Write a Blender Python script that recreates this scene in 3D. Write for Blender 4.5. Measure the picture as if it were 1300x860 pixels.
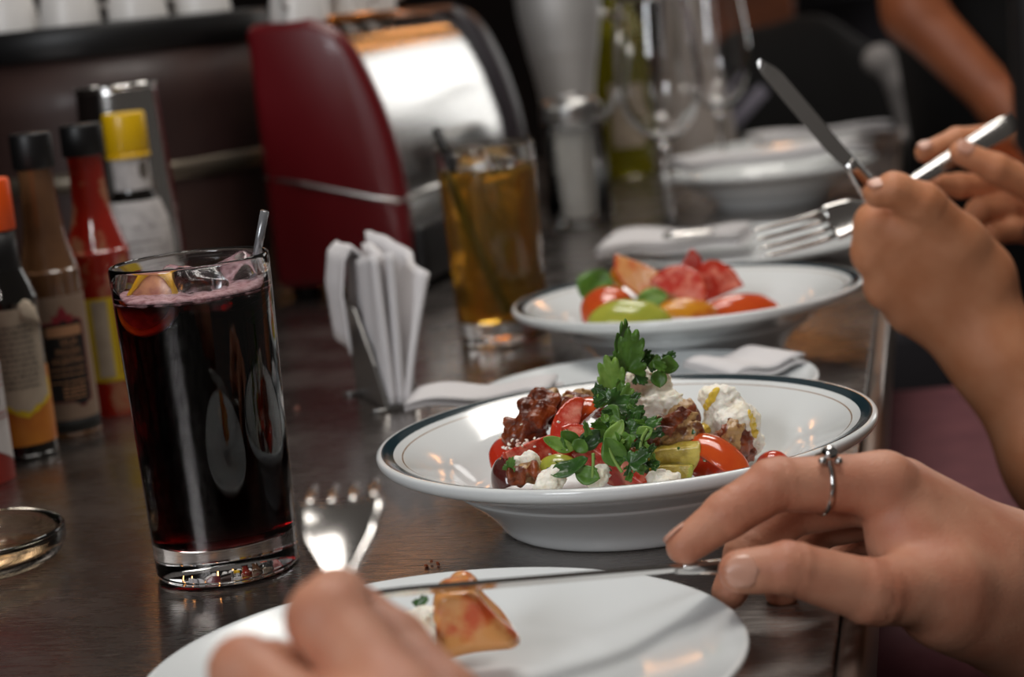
import bpy, bmesh, math, random
import numpy as np
from mathutils import Vector, Matrix
for o in list(bpy.data.objects):
    bpy.data.objects.remove(o, do_unlink=True)
SC = bpy.context.scene
COL = SC.collection
random.seed(7)
PI = math.pi

# ------------------------------------------------------------------ camera
F_PX, PITCH, ROLL, CAM_H = 2507.16, math.radians(9.5385), math.radians(6.0168), .2593
FW = np.array([0, math.cos(PITCH), -math.sin(PITCH)])
_r0 = np.array([1., 0, 0]); _u0 = np.array([0, math.sin(PITCH), math.cos(PITCH)])
RT = math.cos(ROLL) * _r0 - math.sin(ROLL) * _u0
UP = math.sin(ROLL) * _r0 + math.cos(ROLL) * _u0
CAM = np.array([0, 0, CAM_H])
cd = bpy.data.cameras.new('camera'); co = bpy.data.objects.new('camera', cd); COL.objects.link(co)
co.matrix_world = Matrix(((RT[0], UP[0], -FW[0], 0), (RT[1], UP[1], -FW[1], 0), (RT[2], UP[2], -FW[2], CAM_H), (0, 0, 0, 1)))
cd.sensor_width = 36; cd.lens = F_PX / 1300 * 36; cd.clip_start = .02; cd.clip_end = 50
cd.dof.use_dof = True; cd.dof.focus_distance = .915; cd.dof.aperture_fstop = 7.8
SC.camera = co

# ------------------------------------------------------------------ world, lights, exposure
W = bpy.data.worlds.new('room_air'); SC.world = W; W.use_nodes = True
W.node_tree.nodes['Background'].inputs[0].default_value = (.75, .68, .62, 1)
W.node_tree.nodes['Background'].inputs[1].default_value = .10
def area(name, loc, target, sx, sy, power, color, spread=180):
    l = bpy.data.lights.new(name, 'AREA'); l.shape = 'RECTANGLE'; l.size = sx; l.size_y = sy
    l.energy = power; l.color = color; l.spread = math.radians(spread)
    o = bpy.data.objects.new(name, l); COL.objects.link(o); o.location = loc
    o.rotation_euler = (Vector(target) - Vector(loc)).to_track_quat('-Z', 'Y').to_euler(); return o
area('ceiling_light', (.15, 1.2, 1.7), (.1, 1.0, 0), .9, .7, 15, (1, .95, .89))
for bx, by, bz in ((-.12, 1.0, 1.55), (.22, 1.35, 1.55), (-.45, -.5, 1.15), (-.25, -.75, 1.25)):
    bl = bpy.data.lights.new('bulb', 'POINT'); bl.energy = 3.2; bl.shadow_soft_size = .03; bl.color = (1, .95, .9)
    bo = bpy.data.objects.new('bulb', bl); COL.objects.link(bo); bo.location = (bx, by, bz)
area('window_light', (-1.3, -1.1, 1.15), (.15, 1.1, .05), .7, 1.0, 24, (.93, .96, 1))
area('chrome_fill_light', (2.25, 5.4, .75), (.0, 1.9, .15), 1.3, 1.3, 10, (1, .98, .95))  # unseen light added to put a bright reflection in the chrome front
area('back_fill_light', (.5, 2.7, 1.75), (.35, 2.4, 0), .8, .6, 13, (1, .95, .88))  # fill added overhead to brighten the far dishes, not a known lamp
for k, (x, y, z) in enumerate([(-.85, 4.6, 1.15), (-.35, 4.9, 1.25), (.7, 4.7, 1.05), (1.3, 5.0, 1.3)]):
    area('tube_lamp', (x, y, z), (0, 1.0, 0), .05, .42, .52, (1, .42, .13))
SC.view_settings.view_transform = 'Standard'; SC.view_settings.look = 'None'
SC.view_settings.gamma = 1; SC.view_settings.use_curve_mapping = False
SC.view_settings.exposure = 0.0

# ------------------------------------------------------------------ helpers
def ray(x, y): return FW + (x - 650) / F_PX * RT - (y - 430) / F_PX * UP
def at(x, y, Y):
    d = ray(x, y); return CAM + Y / d[1] * d
def on(x, y, z=0.):
    d = ray(x, y); return CAM + (z - CAM_H) / d[2] * d
def srgb(h):
    c = [int(h[i:i + 2], 16) / 255 for i in (0, 2, 4)]
    return tuple(v / 12.92 if v <= .04045 else ((v + .055) / 1.055) ** 2.4 for v in c) + (1,)
def tag(o, label=None, cat=None, group=None, kind=None):
    if label: o['label'] = label
    if cat: o['category'] = cat
    if group: o['group'] = group
    if kind: o['kind'] = kind
    return o
def empty(name, loc=(0, 0, 0), rz=0):
    o = bpy.data.objects.new(name, None); COL.objects.link(o); o.location = loc; o.rotation_euler = (0, 0, rz)
    o.empty_display_size = .02; return o
def mk(name, vf, mat, parent=None, smooth=True, loc=None, rot=None, mats=None, midx=None):
    v, f = vf
    me = bpy.data.meshes.new(name); me.from_pydata([tuple(map(float, p)) for p in v], [], [tuple(map(int, q)) for q in f])
    for m in (mats or [mat]): me.materials.append(m)
    if smooth: me.polygons.foreach_set('use_smooth', [True] * len(me.polygons))
    if midx is not None: me.polygons.foreach_set('material_index', [int(i) for i in midx])
    me.update()
    o = bpy.data.objects.new(name, me); COL.objects.link(o)
    if parent: o.parent = parent
    if loc is not None: o.location = tuple(map(float, loc))
    if rot is not None: o.rotation_euler = rot
    return o
def dup(o, parent=None, **kw):
    c = o.copy(); COL.objects.link(c); c.parent = parent
    for k in kw: setattr(c, k, kw[k])
    for ch in o.children: dup(ch, c)
    return c
def lathe(prof, n=72):
    v = []; f = []; rings = []
    for r, z in prof:
        if r < 1e-6: rings.append([len(v)]); v.append((0, 0, z))
        else:
            rings.append(list(range(len(v), len(v) + n)))
            v += [(r * math.cos(2 * PI * i / n), r * math.sin(2 * PI * i / n), z) for i in range(n)]
    for a, b in zip(rings, rings[1:]):
        for i in range(n):
            j = (i + 1) % n
            if len(a) == 1 and len(b) == 1: continue
            if len(a) == 1: f.append((a[0], b[j], b[i]))
            elif len(b) == 1: f.append((a[i], a[j], b[0]))
            else: f.append((a[i], a[j], b[j], b[i]))
    return v, f
def smooth_prof(pts, n=6, clamp=True):
    """Catmull-Rom through profile points."""
    P = [np.array(p, float) for p in pts]; out = []
    for i in range(len(P) - 1):
        p0 = P[max(i - 1, 0)]; p1 = P[i]; p2 = P[i + 1]; p3 = P[min(i + 2, len(P) - 1)]
        for k in range(n):
            t = k / n
            q = .5 * (2 * p1 + (p2 - p0) * t + (2 * p0 - 5 * p1 + 4 * p2 - p3) * t * t + (3 * p1 - p0 - 3 * p2 + p3) * t ** 3)
            if len(q) == 2 and clamp: q[0] = max(q[0], 0)
            out.append(tuple(q))
    out.append(tuple(P[-1])); return out
def tube(path, rad, n=10, flat=1.0, upv=(0, 0, 1), cap=True):
    P = [np.array(p, float) for p in path]
    R = rad if hasattr(rad, '__len__') else [rad] * len(P)
    v = []; f = []
    for i, p in enumerate(P):
        t = P[min(i + 1, len(P) - 1)] - P[max(i - 1, 0)]; t /= np.linalg.norm(t) + 1e-12
        u = np.array(upv, float); u -= t * (u @ t)
        if np.linalg.norm(u) < 1e-4: u = np.array([1, 0, 0.]) - t * t[0]
        u /= np.linalg.norm(u); s = np.cross(t, u)
        for k in range(n):
            a = 2 * PI * k / n
            v.append(p + R[i] * (math.cos(a) * s + math.sin(a) * u * flat))
    for i in range(len(P) - 1):
        for k in range(n):
            j = (k + 1) % n
            f.append((i * n + k, i * n + j, (i + 1) * n + j, (i + 1) * n + k))
    if cap:
        f.append(tuple(range(n - 1, -1, -1))); f.append(tuple(range((len(P) - 1) * n, len(P) * n)))
    return v, f
def join(*ms):
    v = []; f = []
    for a, b in ms:
        k = len(v); v += list(a); f += [tuple(i + k for i in q) for q in b]
    return v, f
def rbox(lo, hi, bev=.003, seg=2):
    bm = bmesh.new(); bmesh.ops.create_cube(bm, size=1)
    lo = Vector(lo); hi = Vector(hi)
    for v in bm.verts: v.co = Vector([(lo[i] + hi[i]) / 2 + v.co[i] * (hi[i] - lo[i]) for i in range(3)])
    if bev > 0: bmesh.ops.bevel(bm, geom=list(bm.edges), offset=bev, segments=seg, affect='EDGES', profile=.5)
    bm.verts.index_update()
    r = [tuple(v.co) for v in bm.verts], [tuple(v.index for v in p.verts) for p in bm.faces]
    bm.free(); return r
def xf(vf, M):
    v, f = vf; return [tuple(M @ Vector(p)) for p in v], f
def frame(origin, x, up):
    x = Vector(x).normalized(); up = Vector(up); z = (up - x * up.dot(x)).normalized(); y = z.cross(x)
    return Matrix(((x[0], y[0], z[0], origin[0]), (x[1], y[1], z[1], origin[1]), (x[2], y[2], z[2], origin[2]), (0, 0, 0, 1)))
def prism(poly, z0, z1, bev=0):
    bm = bmesh.new(); b = [bm.verts.new((x, y, z0)) for x, y in poly]; t = [bm.verts.new((x, y, z1)) for x, y in poly]
    n = len(poly)
    for i in range(n): bm.faces.new((b[i], b[(i + 1) % n], t[(i + 1) % n], t[i]))
    bm.faces.new(b[::-1]); bm.faces.new(t)
    if bev: bmesh.ops.bevel(bm, geom=list(bm.edges), offset=bev, segments=2, affect='EDGES', profile=.5)
    bmesh.ops.recalc_face_normals(bm, faces=bm.faces[:]); bm.verts.index_update()
    r = [tuple(v.co) for v in bm.verts], [tuple(v.index for v in p.verts) for p in bm.faces]; bm.free(); return r
def sheet(pos, nu, nv, th, close=True):
    """Surface pos(u,v) with thickness th along its normal."""
    G = np.array([[pos(i / nu, j / nv) for j in range(nv + 1)] for i in range(nu + 1)], float)
    du = np.gradient(G, axis=0); dv = np.gradient(G, axis=1); N = np.cross(du, dv)
    N /= np.linalg.norm(N, axis=2, keepdims=True) + 1e-12
    A = (G + N * th / 2).reshape(-1, 3); B = (G - N * th / 2).reshape(-1, 3); m = len(A); w = nv + 1
    v = list(A) + list(B); f = []
    for i in range(nu):
        for j in range(nv):
            a, b, c, d = i * w + j, (i + 1) * w + j, (i + 1) * w + j + 1, i * w + j + 1
            f.append((a, b, c, d)); f.append((m + d, m + c, m + b, m + a))
    rim = [(i * w) for i in range(nu + 1)] + [nu * w + j for j in range(1, nv + 1)] + [i * w + nv for i in range(nu - 1, -1, -1)] + [j for j in range(nv - 1, 0, -1)]
    for k in range(len(rim)):
        a, b = rim[k], rim[(k + 1) % len(rim)]; f.append((b, a, m + a, m + b))
    return v, f

# --- signed distance modelling (organic forms): naive surface nets
def smin(a, b, k):
    h = np.clip(.5 + .5 * (b - a) / k, 0, 1); return b + (a - b) * h - k * h * (1 - h)
def cone(p, a, b, ra, rb):
    a = np.asarray(a, np.float32); b = np.asarray(b, np.float32); d = b - a
    t = np.clip(((p - a) @ d) / max(float(d @ d), 1e-9), 0, 1)
    q = p - a - t[..., None] * d
    return np.sqrt((q * q).sum(-1)) - (ra + (rb - ra) * t)
def ellipsoid(p, c, r):
    q = (p - np.asarray(c, np.float32)) / np.asarray(r, np.float32); k = np.sqrt((q * q).sum(-1))
    return (k - 1) * min(r)
def wob(p, freq, seed, n=5):
    g = np.random.RandomState(seed); s = 0
    for i in range(n):
        d = g.normal(size=3); d /= np.linalg.norm(d); fr = freq * (.7 + .9 * g.rand())
        s = s + np.sin((p @ (d * fr).astype(np.float32)) + g.rand() * 6.28)
    return s / n
def nets(fn, lo, hi, h):
    lo = np.array(lo, np.float32); hi = np.array(hi, np.float32); n = (np.ceil((hi - lo) / h / 4).astype(int) + 1) * 4
    K = 4
    cax = [lo[i] + h * (K * np.arange(n[i] // K, dtype=np.float32) + (K - 1) / 2) for i in range(3)]
    C = fn(np.stack(np.meshgrid(*cax, indexing='ij'), -1)).astype(np.float32)
    D = C.repeat(K, 0).repeat(K, 1).repeat(K, 2); near = np.abs(D) < h * 6.0 + .0012
    ii = np.argwhere(near); D[near] = fn(lo + h * ii.astype(np.float32))
    for a in (D[0], D[-1], D[:, 0], D[:, -1], D[:, :, 0], D[:, :, -1]): np.maximum(a, 1e-4, out=a)
    S = D < 0; cnt = np.zeros(tuple(n - 1), np.uint8)
    corners = [(a, b, c) for a in (0, 1) for b in (0, 1) for c in (0, 1)]
    for a, b, c in corners: cnt += S[a:n[0] - 1 + a, b:n[1] - 1 + b, c:n[2] - 1 + c]
    act = np.argwhere((cnt > 0) & (cnt < 8)); idx = -np.ones(tuple(n - 1), np.int32); idx[tuple(act.T)] = np.arange(len(act))
    d8 = {c: D[act[:, 0] + c[0], act[:, 1] + c[1], act[:, 2] + c[2]] for c in corners}
    acc = np.zeros((len(act), 3), np.float32); num = np.zeros(len(act), np.float32)
    for c0 in corners:
        for ax in range(3):
            if c0[ax]: continue
            c1 = list(c0); c1[ax] = 1; d0 = d8[c0]; d1 = d8[tuple(c1)]; m = (d0 < 0) != (d1 < 0)
            t = np.where(m, d0 / np.where(m, d0 - d1, 1), 0); pos = np.tile(np.array(c0, np.float32), (len(act), 1)); pos[:, ax] = t
            acc += pos * m[:, None]; num += m
    V = lo + h * (act + acc / np.maximum(num, 1)[:, None])
    Fs = []
    for axis in range(3):
        oth = [(axis + 1) % 3, (axis + 2) % 3]
        A = [slice(1, n[i] - 1) for i in range(3)]; A[axis] = slice(0, n[axis] - 1)
        B = list(A); B[axis] = slice(1, n[axis])
        s0 = S[tuple(A)]; ch = np.argwhere(s0 != S[tuple(B)])
        if len(ch) == 0: continue
        fl = s0[tuple(ch.T)]; base = ch.copy(); base[:, oth[0]] += 1; base[:, oth[1]] += 1
        def gi(a, b):
            q = base.copy(); q[:, oth[0]] -= a; q[:, oth[1]] -= b; return idx[tuple(q.T)]
        Q = np.stack([gi(1, 1), gi(0, 1), gi(0, 0), gi(1, 0)], 1)
        Q[~fl] = Q[~fl][:, ::-1]; Fs.append(Q)
    return V, np.concatenate(Fs)
def relax(V, Fq, it=2, lam=.5):
    V = np.array(V, np.float64)
    E = np.concatenate([Fq[:, [i, (i + 1) % 4]] for i in range(4)])
    for _ in range(it):
        s = np.zeros_like(V); c = np.zeros(len(V))
        np.add.at(s, E[:, 0], V[E[:, 1]]); np.add.at(c, E[:, 0], 1)
        np.add.at(s, E[:, 1], V[E[:, 0]]); np.add.at(c, E[:, 1], 1)
        V = V + lam * (s / np.maximum(c, 1)[:, None] - V)
    return V

# ------------------------------------------------------------------ materials
def mat(name, col, rough=.5, metal=0, noise=None, bump=0, bscale=200, coat=0, sss=0, trans=0, ior=1.45, alpha=1, spec=.5, aniso=None):
    """noise = (second colour, scale, low, high): colour mottling; bump = relief strength."""
    m = bpy.data.materials.new(name); m.use_nodes = True; nt = m.node_tree; b = nt.nodes['Principled BSDF']
    if isinstance(col, str): col = srgb(col)
    b.inputs['Base Color'].default_value = col; b.inputs['Roughness'].default_value = rough; b.inputs['Metallic'].default_value = metal
    b.inputs['Coat Weight'].default_value = coat; b.inputs['Coat Roughness'].default_value = .08
    b.inputs['Transmission Weight'].default_value = trans; b.inputs['IOR'].default_value = ior
    b.inputs['Specular IOR Level'].default_value = spec
    if sss:
        b.inputs['Subsurface Weight'].default_value = sss; b.inputs['Subsurface Radius'].default_value = (1, .4, .25); b.inputs['Subsurface Scale'].default_value = .004
    tc = nt.nodes.new('ShaderNodeTexCoord')
    if noise:
        c2, sc, a, z = noise
        if isinstance(c2, str): c2 = srgb(c2)
        n = nt.nodes.new('ShaderNodeTexNoise'); n.inputs['Scale'].default_value = sc; n.inputs['Detail'].default_value = 4
        nt.links.new(tc.outputs['Object'], n.inputs['Vector'])
        r = nt.nodes.new('ShaderNodeValToRGB'); r.color_ramp.elements[0].position = a; r.color_ramp.elements[1].position = z
        r.color_ramp.elements[0].color = col; r.color_ramp.elements[1].color = c2
        nt.links.new(n.outputs['Fac'], r.inputs['Fac']); nt.links.new(r.outputs['Color'], b.inputs['Base Color'])
    if bump:
        n = nt.nodes.new('ShaderNodeTexNoise'); n.inputs['Scale'].default_value = bscale; n.inputs['Detail'].default_value = 5
        nt.links.new(tc.outputs['Object'], n.inputs['Vector'])
        bp = nt.nodes.new('ShaderNodeBump'); bp.inputs['Strength'].default_value = bump; bp.inputs['Distance'].default_value = .001
        nt.links.new(n.outputs['Fac'], bp.inputs['Height']); nt.links.new(bp.outputs['Normal'], b.inputs['Normal'])
    return m
def liquid(name, absorb, density, tint=(1, 1, 1, 1), rough=0, ior=1.34, trans=1):
    m = bpy.data.materials.new(name); m.use_nodes = True; nt = m.node_tree; b = nt.nodes['Principled BSDF']
    b.inputs['Base Color'].default_value = tint; b.inputs['Transmission Weight'].default_value = trans; b.inputs['Roughness'].default_value = rough; b.inputs['IOR'].default_value = ior
    va = nt.nodes.new('ShaderNodeVolumeAbsorption'); va.inputs['Color'].default_value = absorb; va.inputs['Density'].default_value = density
    nt.links.new(va.outputs[0], nt.nodes['Material Output'].inputs['Volume']); return m
def banded(name, base, bands, rough=.12, axis='r'):
    """Glazed china with printed rings: bands = [(r0, r1, colour)] in metres from the dish's axis."""
    m = mat(name, base, rough, coat=.3, noise=None); nt = m.node_tree; b = nt.nodes['Principled BSDF']
    tc = nt.nodes.new('ShaderNodeTexCoord'); vm = nt.nodes.new('ShaderNodeVectorMath'); vm.operation = 'MULTIPLY'; vm.inputs[1].default_value = (1, 1, 0)
    ln = nt.nodes.new('ShaderNodeVectorMath'); ln.operation = 'LENGTH'
    nt.links.new(tc.outputs['Object'], vm.inputs[0]); nt.links.new(vm.outputs[0], ln.inputs[0])
    geo = nt.nodes.new('ShaderNodeNewGeometry'); sp = nt.nodes.new('ShaderNodeSeparateXYZ'); nt.links.new(geo.outputs['Normal'], sp.inputs[0])
    upm = nt.nodes.new('ShaderNodeMath'); upm.operation = 'GREATER_THAN'; upm.inputs[1].default_value = .15; nt.links.new(sp.outputs[2], upm.inputs[0])
    prev = srgb(base) if isinstance(base, str) else base; sock = None
    for r0, r1, c in bands:
        g = nt.nodes.new('ShaderNodeMath'); g.operation = 'GREATER_THAN'; g.inputs[1].default_value = r0; nt.links.new(ln.outputs['Value'], g.inputs[0])
        l = nt.nodes.new('ShaderNodeMath'); l.operation = 'LESS_THAN'; l.inputs[1].default_value = r1; nt.links.new(ln.outputs['Value'], l.inputs[0])
        mu = nt.nodes.new('ShaderNodeMath'); mu.operation = 'MULTIPLY'; nt.links.new(g.outputs[0], mu.inputs[0]); nt.links.new(l.outputs[0], mu.inputs[1])
        m2 = nt.nodes.new('ShaderNodeMath'); m2.operation = 'MULTIPLY'; nt.links.new(mu.outputs[0], m2.inputs[0]); nt.links.new(upm.outputs[0], m2.inputs[1])
        mx = nt.nodes.new('ShaderNodeMix'); mx.data_type = 'RGBA'; nt.links.new(m2.outputs[0], mx.inputs['Factor'])
        if sock: nt.links.new(sock, mx.inputs['A'])
        else: mx.inputs['A'].default_value = prev
        mx.inputs['B'].default_value = srgb(c); sock = mx.outputs['Result']
    if sock: nt.links.new(sock, b.inputs['Base Color'])
    return m
def brushed(name, col, rough, scr=.08):
    m = mat(name, col, rough, 1); nt = m.node_tree; b = nt.nodes['Principled BSDF']
    tc = nt.nodes.new('ShaderNodeTexCoord'); mp = nt.nodes.new('ShaderNodeMapping'); mp.inputs['Scale'].default_value = (6, 60, 6); mp.inputs['Rotation'].default_value = (0, 0, math.radians(15))
    n = nt.nodes.new('ShaderNodeTexNoise'); n.inputs['Scale'].default_value = 9; n.inputs['Detail'].default_value = 6
    nt.links.new(tc.outputs['Object'], mp.inputs[0]); nt.links.new(mp.outputs[0], n.inputs['Vector'])
    n2 = nt.nodes.new('ShaderNodeTexNoise'); n2.inputs['Scale'].default_value = 14; n2.inputs['Detail'].default_value = 5; nt.links.new(tc.outputs['Object'], n2.inputs['Vector'])
    ad = nt.nodes.new('ShaderNodeMath'); ad.operation = 'ADD'; nt.links.new(n.outputs['Fac'], ad.inputs[0]); nt.links.new(n2.outputs['Fac'], ad.inputs[1])
    mr = nt.nodes.new('ShaderNodeMapRange'); mr.inputs[1].default_value = .7; mr.inputs[2].default_value = 1.4; mr.inputs[3].default_value = rough - scr; mr.inputs[4].default_value = rough + scr
    nt.links.new(ad.outputs[0], mr.inputs[0]); nt.links.new(mr.outputs[0], b.inputs['Roughness'])
    bp = nt.nodes.new('ShaderNodeBump'); bp.inputs['Strength'].default_value = .12; bp.inputs['Distance'].default_value = .0004
    nt.links.new(n.outputs['Fac'], bp.inputs['Height']); nt.links.new(bp.outputs['Normal'], b.inputs['Normal']); return m
def thin_glass(name):
    m = bpy.data.materials.new(name); m.use_nodes = True; nt = m.node_tree; nt.nodes.remove(nt.nodes['Principled BSDF'])
    t = nt.nodes.new('ShaderNodeBsdfTransparent'); t.inputs[0].default_value = (.93, .94, .94, 1); gl = nt.nodes.new('ShaderNodeBsdfGlossy'); gl.inputs['Roughness'].default_value = .03
    fr = nt.nodes.new('ShaderNodeFresnel'); fr.inputs[0].default_value = 1.45; mx = nt.nodes.new('ShaderNodeMixShader')
    nt.links.new(fr.outputs[0], mx.inputs[0]); nt.links.new(t.outputs[0], mx.inputs[1]); nt.links.new(gl.outputs[0], mx.inputs[2]); nt.links.new(mx.outputs[0], nt.nodes['Material Output'].inputs[0]); return m
M = {}
M['counter'] = brushed('brushed_counter_steel', '9c9591', .28, .09)
M['trim'] = mat('polished_trim', '94877f', .36, 1)
M['steel'] = mat('polished_steel', 'c9c7c5', .12, 1)
M['satin'] = mat('satin_steel', 'a9a8a6', .28, 1)
M['chrome'] = mat('mirror_chrome', 'd6d6d4', .17, 1)
M['cutlery'] = mat('cutlery_steel', 'c4c1be', .17, 1)
M['thinglass'] = thin_glass('thin_clear_glass')
M['china'] = mat('white_china', 'dfe3e4', .16, coat=.3)
M['bowl'] = banded('banded_china', 'dfe2e2', [(.1165, .1225, '1f3138'), (.1118, .1124, '8f6a45')])
M['cup'] = mat('cup_glaze', 'd6d3d0', .3)
M['glass'] = mat('clear_glass', (1, 1, 1, 1), 0, trans=1, ior=1.47)
M['greenglass'] = mat('green_bottle_glass', (.34, .31, .012, 1), .05, trans=.7, ior=1.4)
M['wine'] = liquid('red_drink', (.70, .0, .03, 1), 260, ior=.913)
M['amber'] = liquid('amber_drink', (.88, .60, .05, 1), 30, tint=(.66, .45, .08, 1), rough=.1, ior=.913, trans=.80)
M['ice'] = mat('ice', (.95, .97, 1, 1), .12, trans=1, ior=1.25, bump=.5, bscale=90)
M['foam'] = mat('pink_foam', 'b58f94', .6, noise=('8a5c63', 300, .45, .65), bump=.6, bscale=600)
M['lemon'] = mat('lemon_rind', 'e0a81c', .4, noise=('d69a10', 60, .4, .7), bump=.3, bscale=500)
M['lemonflesh'] = mat('lemon_flesh', 'c98e6c', .35, noise=('a86a60', 200, .4, .7))
M['red'] = mat('red_enamel', '5c030c', .36, coat=.3)
M['black'] = mat('black_plastic', '0d0c0d', .42)
M['darkrim'] = mat('dark_purple_rim', '2a2328', .4)
M['smoke'] = mat('smoked_drum', '2a1816', .5, coat=.05, noise=('3a2620', 9, .4, .7))
M['band'] = mat('metal_band', '6d6458', .35, .8)
M['napkin'] = mat('paper_napkin', 'd8d5d6', .9, bump=.25, bscale=900)
M['sugar'] = mat('sugar', 'f2eae0', .9, noise=('e0d6cc', 400, .4, .6))
M['skin'] = mat('warm_skin', 'c88e72', .52, noise=('b8755a', 55, .35, .75), bump=.3, bscale=800, sss=.15)
M['skinlight'] = mat('tan_skin', 'cc8c66', .55, noise=('bd7850', 45, .35, .75), bump=.3, bscale=800, sss=.15)
M['skindark'] = mat('brown_skin', '9a5836', .5, noise=('8a4a2c', 25, .35, .75), sss=.1)
M['nail'] = mat('finger_nail', 'd09c86', .3, coat=.2)
M['shirt'] = mat('black_cloth', '0b0909', .9, bump=.4, bscale=300)
M['maroon'] = mat('maroon_vinyl', '6a3c42', .65, spec=.25, noise=('5a3038', 25, .4, .7), bump=.25, bscale=160)
M['wall'] = mat('dark_wall', '1d1513', .9, noise=('2a1b15', 3, .4, .7))
M['floor'] = mat('dark_floor', '120d0c', .6)
M['wood'] = mat('orange_wood', '7a3d16', .5, noise=('4e240c', 8, .4, .7))
M['grey'] = mat('grey_fabric', '3f3c42', .9)
M['taupe'] = mat('taupe_ceramic', '8d837c', .45)
M['tomato'] = mat('tomato_skin', 'b8301c', .12, coat=.5, noise=('c24a22', 40, .4, .7), sss=.1)
M['tomatoflesh'] = mat('tomato_flesh', 'c03424', .22, coat=.4, noise=('e08a74', 130, .45, .68), bump=.8, bscale=260, sss=.2)
M['orangetom'] = mat('orange_tomato_skin', 'c9501c', .14, coat=.5, noise=('b83a16', 40, .4, .7), sss=.1)
M['purpletom'] = mat('purple_tomato_skin', '4a1f1c', .12, coat=.5)
M['yellowtom'] = mat('yellow_tomato_flesh', 'd2bd5a', .2, coat=.4, noise=('a8923a', 150, .42, .62), bump=.9, bscale=300, sss=.15)
M['greentom'] = mat('green_tomato', 'a7a83e', .2, coat=.4, noise=('8f9a3a', 50, .4, .7), sss=.15)
M['pinktom'] = mat('pale_tomato', 'dc9a5c', .2, coat=.4, noise=('cc5524', 65, .47, .62), bump=.4, bscale=200, sss=.2)
M['peach'] = mat('orange_yellow_flesh', 'd08a20', .25, coat=.3, noise=('b85a18', 60, .45, .65), sss=.15)
M['walnut'] = mat('candied_walnut', '5a2410', .3, coat=.35, noise=('8c4018', 130, .42, .6), bump=.9, bscale=520)
M['walnutpale'] = mat('walnut_pale', 'b08a5a', .35, coat=.3, noise=('6a3a1c', 170, .5, .62), bump=.7, bscale=420)
M['ricotta'] = mat('ricotta', 'fbf5e8', .6, noise=('f0e2c0', 90, .5, .85), bump=.5, bscale=700, sss=.15)
M['oil'] = mat('olive_oil', 'ecc94a', .12, coat=.5)
M['leaf'] = mat('herb_green', '43681f', .42, noise=('5f8a30', 130, .4, .7), bump=.4, bscale=350)
M['leafdark'] = mat('herb_dark_green', '28491a', .32, coat=.15, noise=('3f6a26', 120, .4, .7), bump=.7, bscale=330)
M['leaflight'] = mat('herb_light_green', '6a9236', .42, noise=('8aaa50', 120, .4, .7), bump=.4, bscale=350)
M['stem'] = mat('herb_stem', '7c9a4a', .4)
# ------------------------------------------------------------------ the room
ROT = -math.atan(.2207)
EU = np.array([math.sin(-ROT), math.cos(-ROT), 0]); EV = np.array([math.cos(-ROT), -math.sin(-ROT), 0])   # along / across the counter
EO = np.array([.1167, .7028, 0])
def cw(v, u, z=0): return EO + EV * v + EU * u + np.array([0, 0, z])
FLOOR_Z = -.95
def plane(name, x0, x1, y0, y1, z0, z1, m): return tag(mk(name, rbox((x0, y0, z0), (x1, y1, z1), 0), m, smooth=False), kind='structure')
fl = plane('floor', -3, 4, -2, 7.1, FLOOR_Z - .05, FLOOR_Z, M['floor'])
tag(plane('wall_back', -3, 4, 7, 7.1, FLOOR_Z, 2.3, M['wall']))
tag(plane('wall_left', -3.1, -3, -2, 7.1, FLOOR_Z, 2.3, M['wall']))
ct = empty('bar_counter', EO, ROT)
tag(ct, 'scratched brushed stainless steel bar counter running the length of the picture', 'counter')
mk('counter_top', rbox((-1.0, -1.3, -.03), (-.011, 2.55, 0), .001), M['counter'], ct, smooth=False)
mk('edge_trim', rbox((-.0105, -1.3, -.045), (0, 2.55, .0012), .0035, 3), M['trim'], ct)
mk('front_panel', rbox((-.95, -1.25, FLOOR_Z), (-.16, 2.5, -.031), .004), M['black'], ct, smooth=False)

# ------------------------------------------------------------------ red coffee machine with chrome front
MO = cw(-.455, 1.078, .0004)             # near corner that points at the camera
ma = empty('coffee_machine', MO, ROT - math.radians(4))
tag(ma, 'red enamelled coffee machine with curved chrome front standing on the bar', 'coffee machine')
MW, ML, MH = .132, .46, .262
def mprof(t):                      # front profile (x back from the front face, z)
    return [(0, .012), (.004, .05), (.004, .09), (-.001, .135), (-.010, .175), (-.022, .210), (-.035, .236), (-.050, .252), (-.072, MH)]
front = smooth_prof(mprof(0), 4, False)
def shell(y0, y1, grow, x_back, inner_front=None):
    poly = [(x + grow, z + (grow if z > .03 else 0)) for x, z in front] + [(x_back, MH + grow), (x_back, .012)]
    n = len(poly); v = [(x, y0, z) for x, z in poly] + [(x, y1, z) for x, z in poly]
    f = [(i, (i + 1) % n, n + (i + 1) % n, n + i) for i in range(n)] + [tuple(range(n - 1, -1, -1)), tuple(range(n, 2 * n))]
    return v, f
def bevelled(vf, off, seg=3, angle=.6):
    bm = bmesh.new(); vs = [bm.verts.new(p) for p in vf[0]]
    for q in vf[1]: bm.faces.new([vs[i] for i in q])
    bmesh.ops.recalc_face_normals(bm, faces=bm.faces[:])
    es = [e for e in bm.edges if len(e.link_faces) == 2 and e.calc_face_angle(0) > angle]
    bmesh.ops.bevel(bm, geom=es, offset=off, segments=seg, affect='EDGES', profile=.5); bm.verts.index_update()
    r = [tuple(v.co) for v in bm.verts], [tuple(v.index for v in p.verts) for p in bm.faces]; bm.free(); return r
ep = mk('end_panel', bevelled(shell(0, .026, .004, -MW), .010), M['red'], ma)
mk('chrome_front', shell(.024, ML - .04, -.003, -MW + .006), M['chrome'], ma, smooth=False)
mk('far_end_panel', bevelled(shell(ML - .042, ML, .006, -MW), .008), M['darkrim'], ma)
tx = lambda z: np.interp(z, [p[1] for p in front], [p[0] for p in front])
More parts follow.
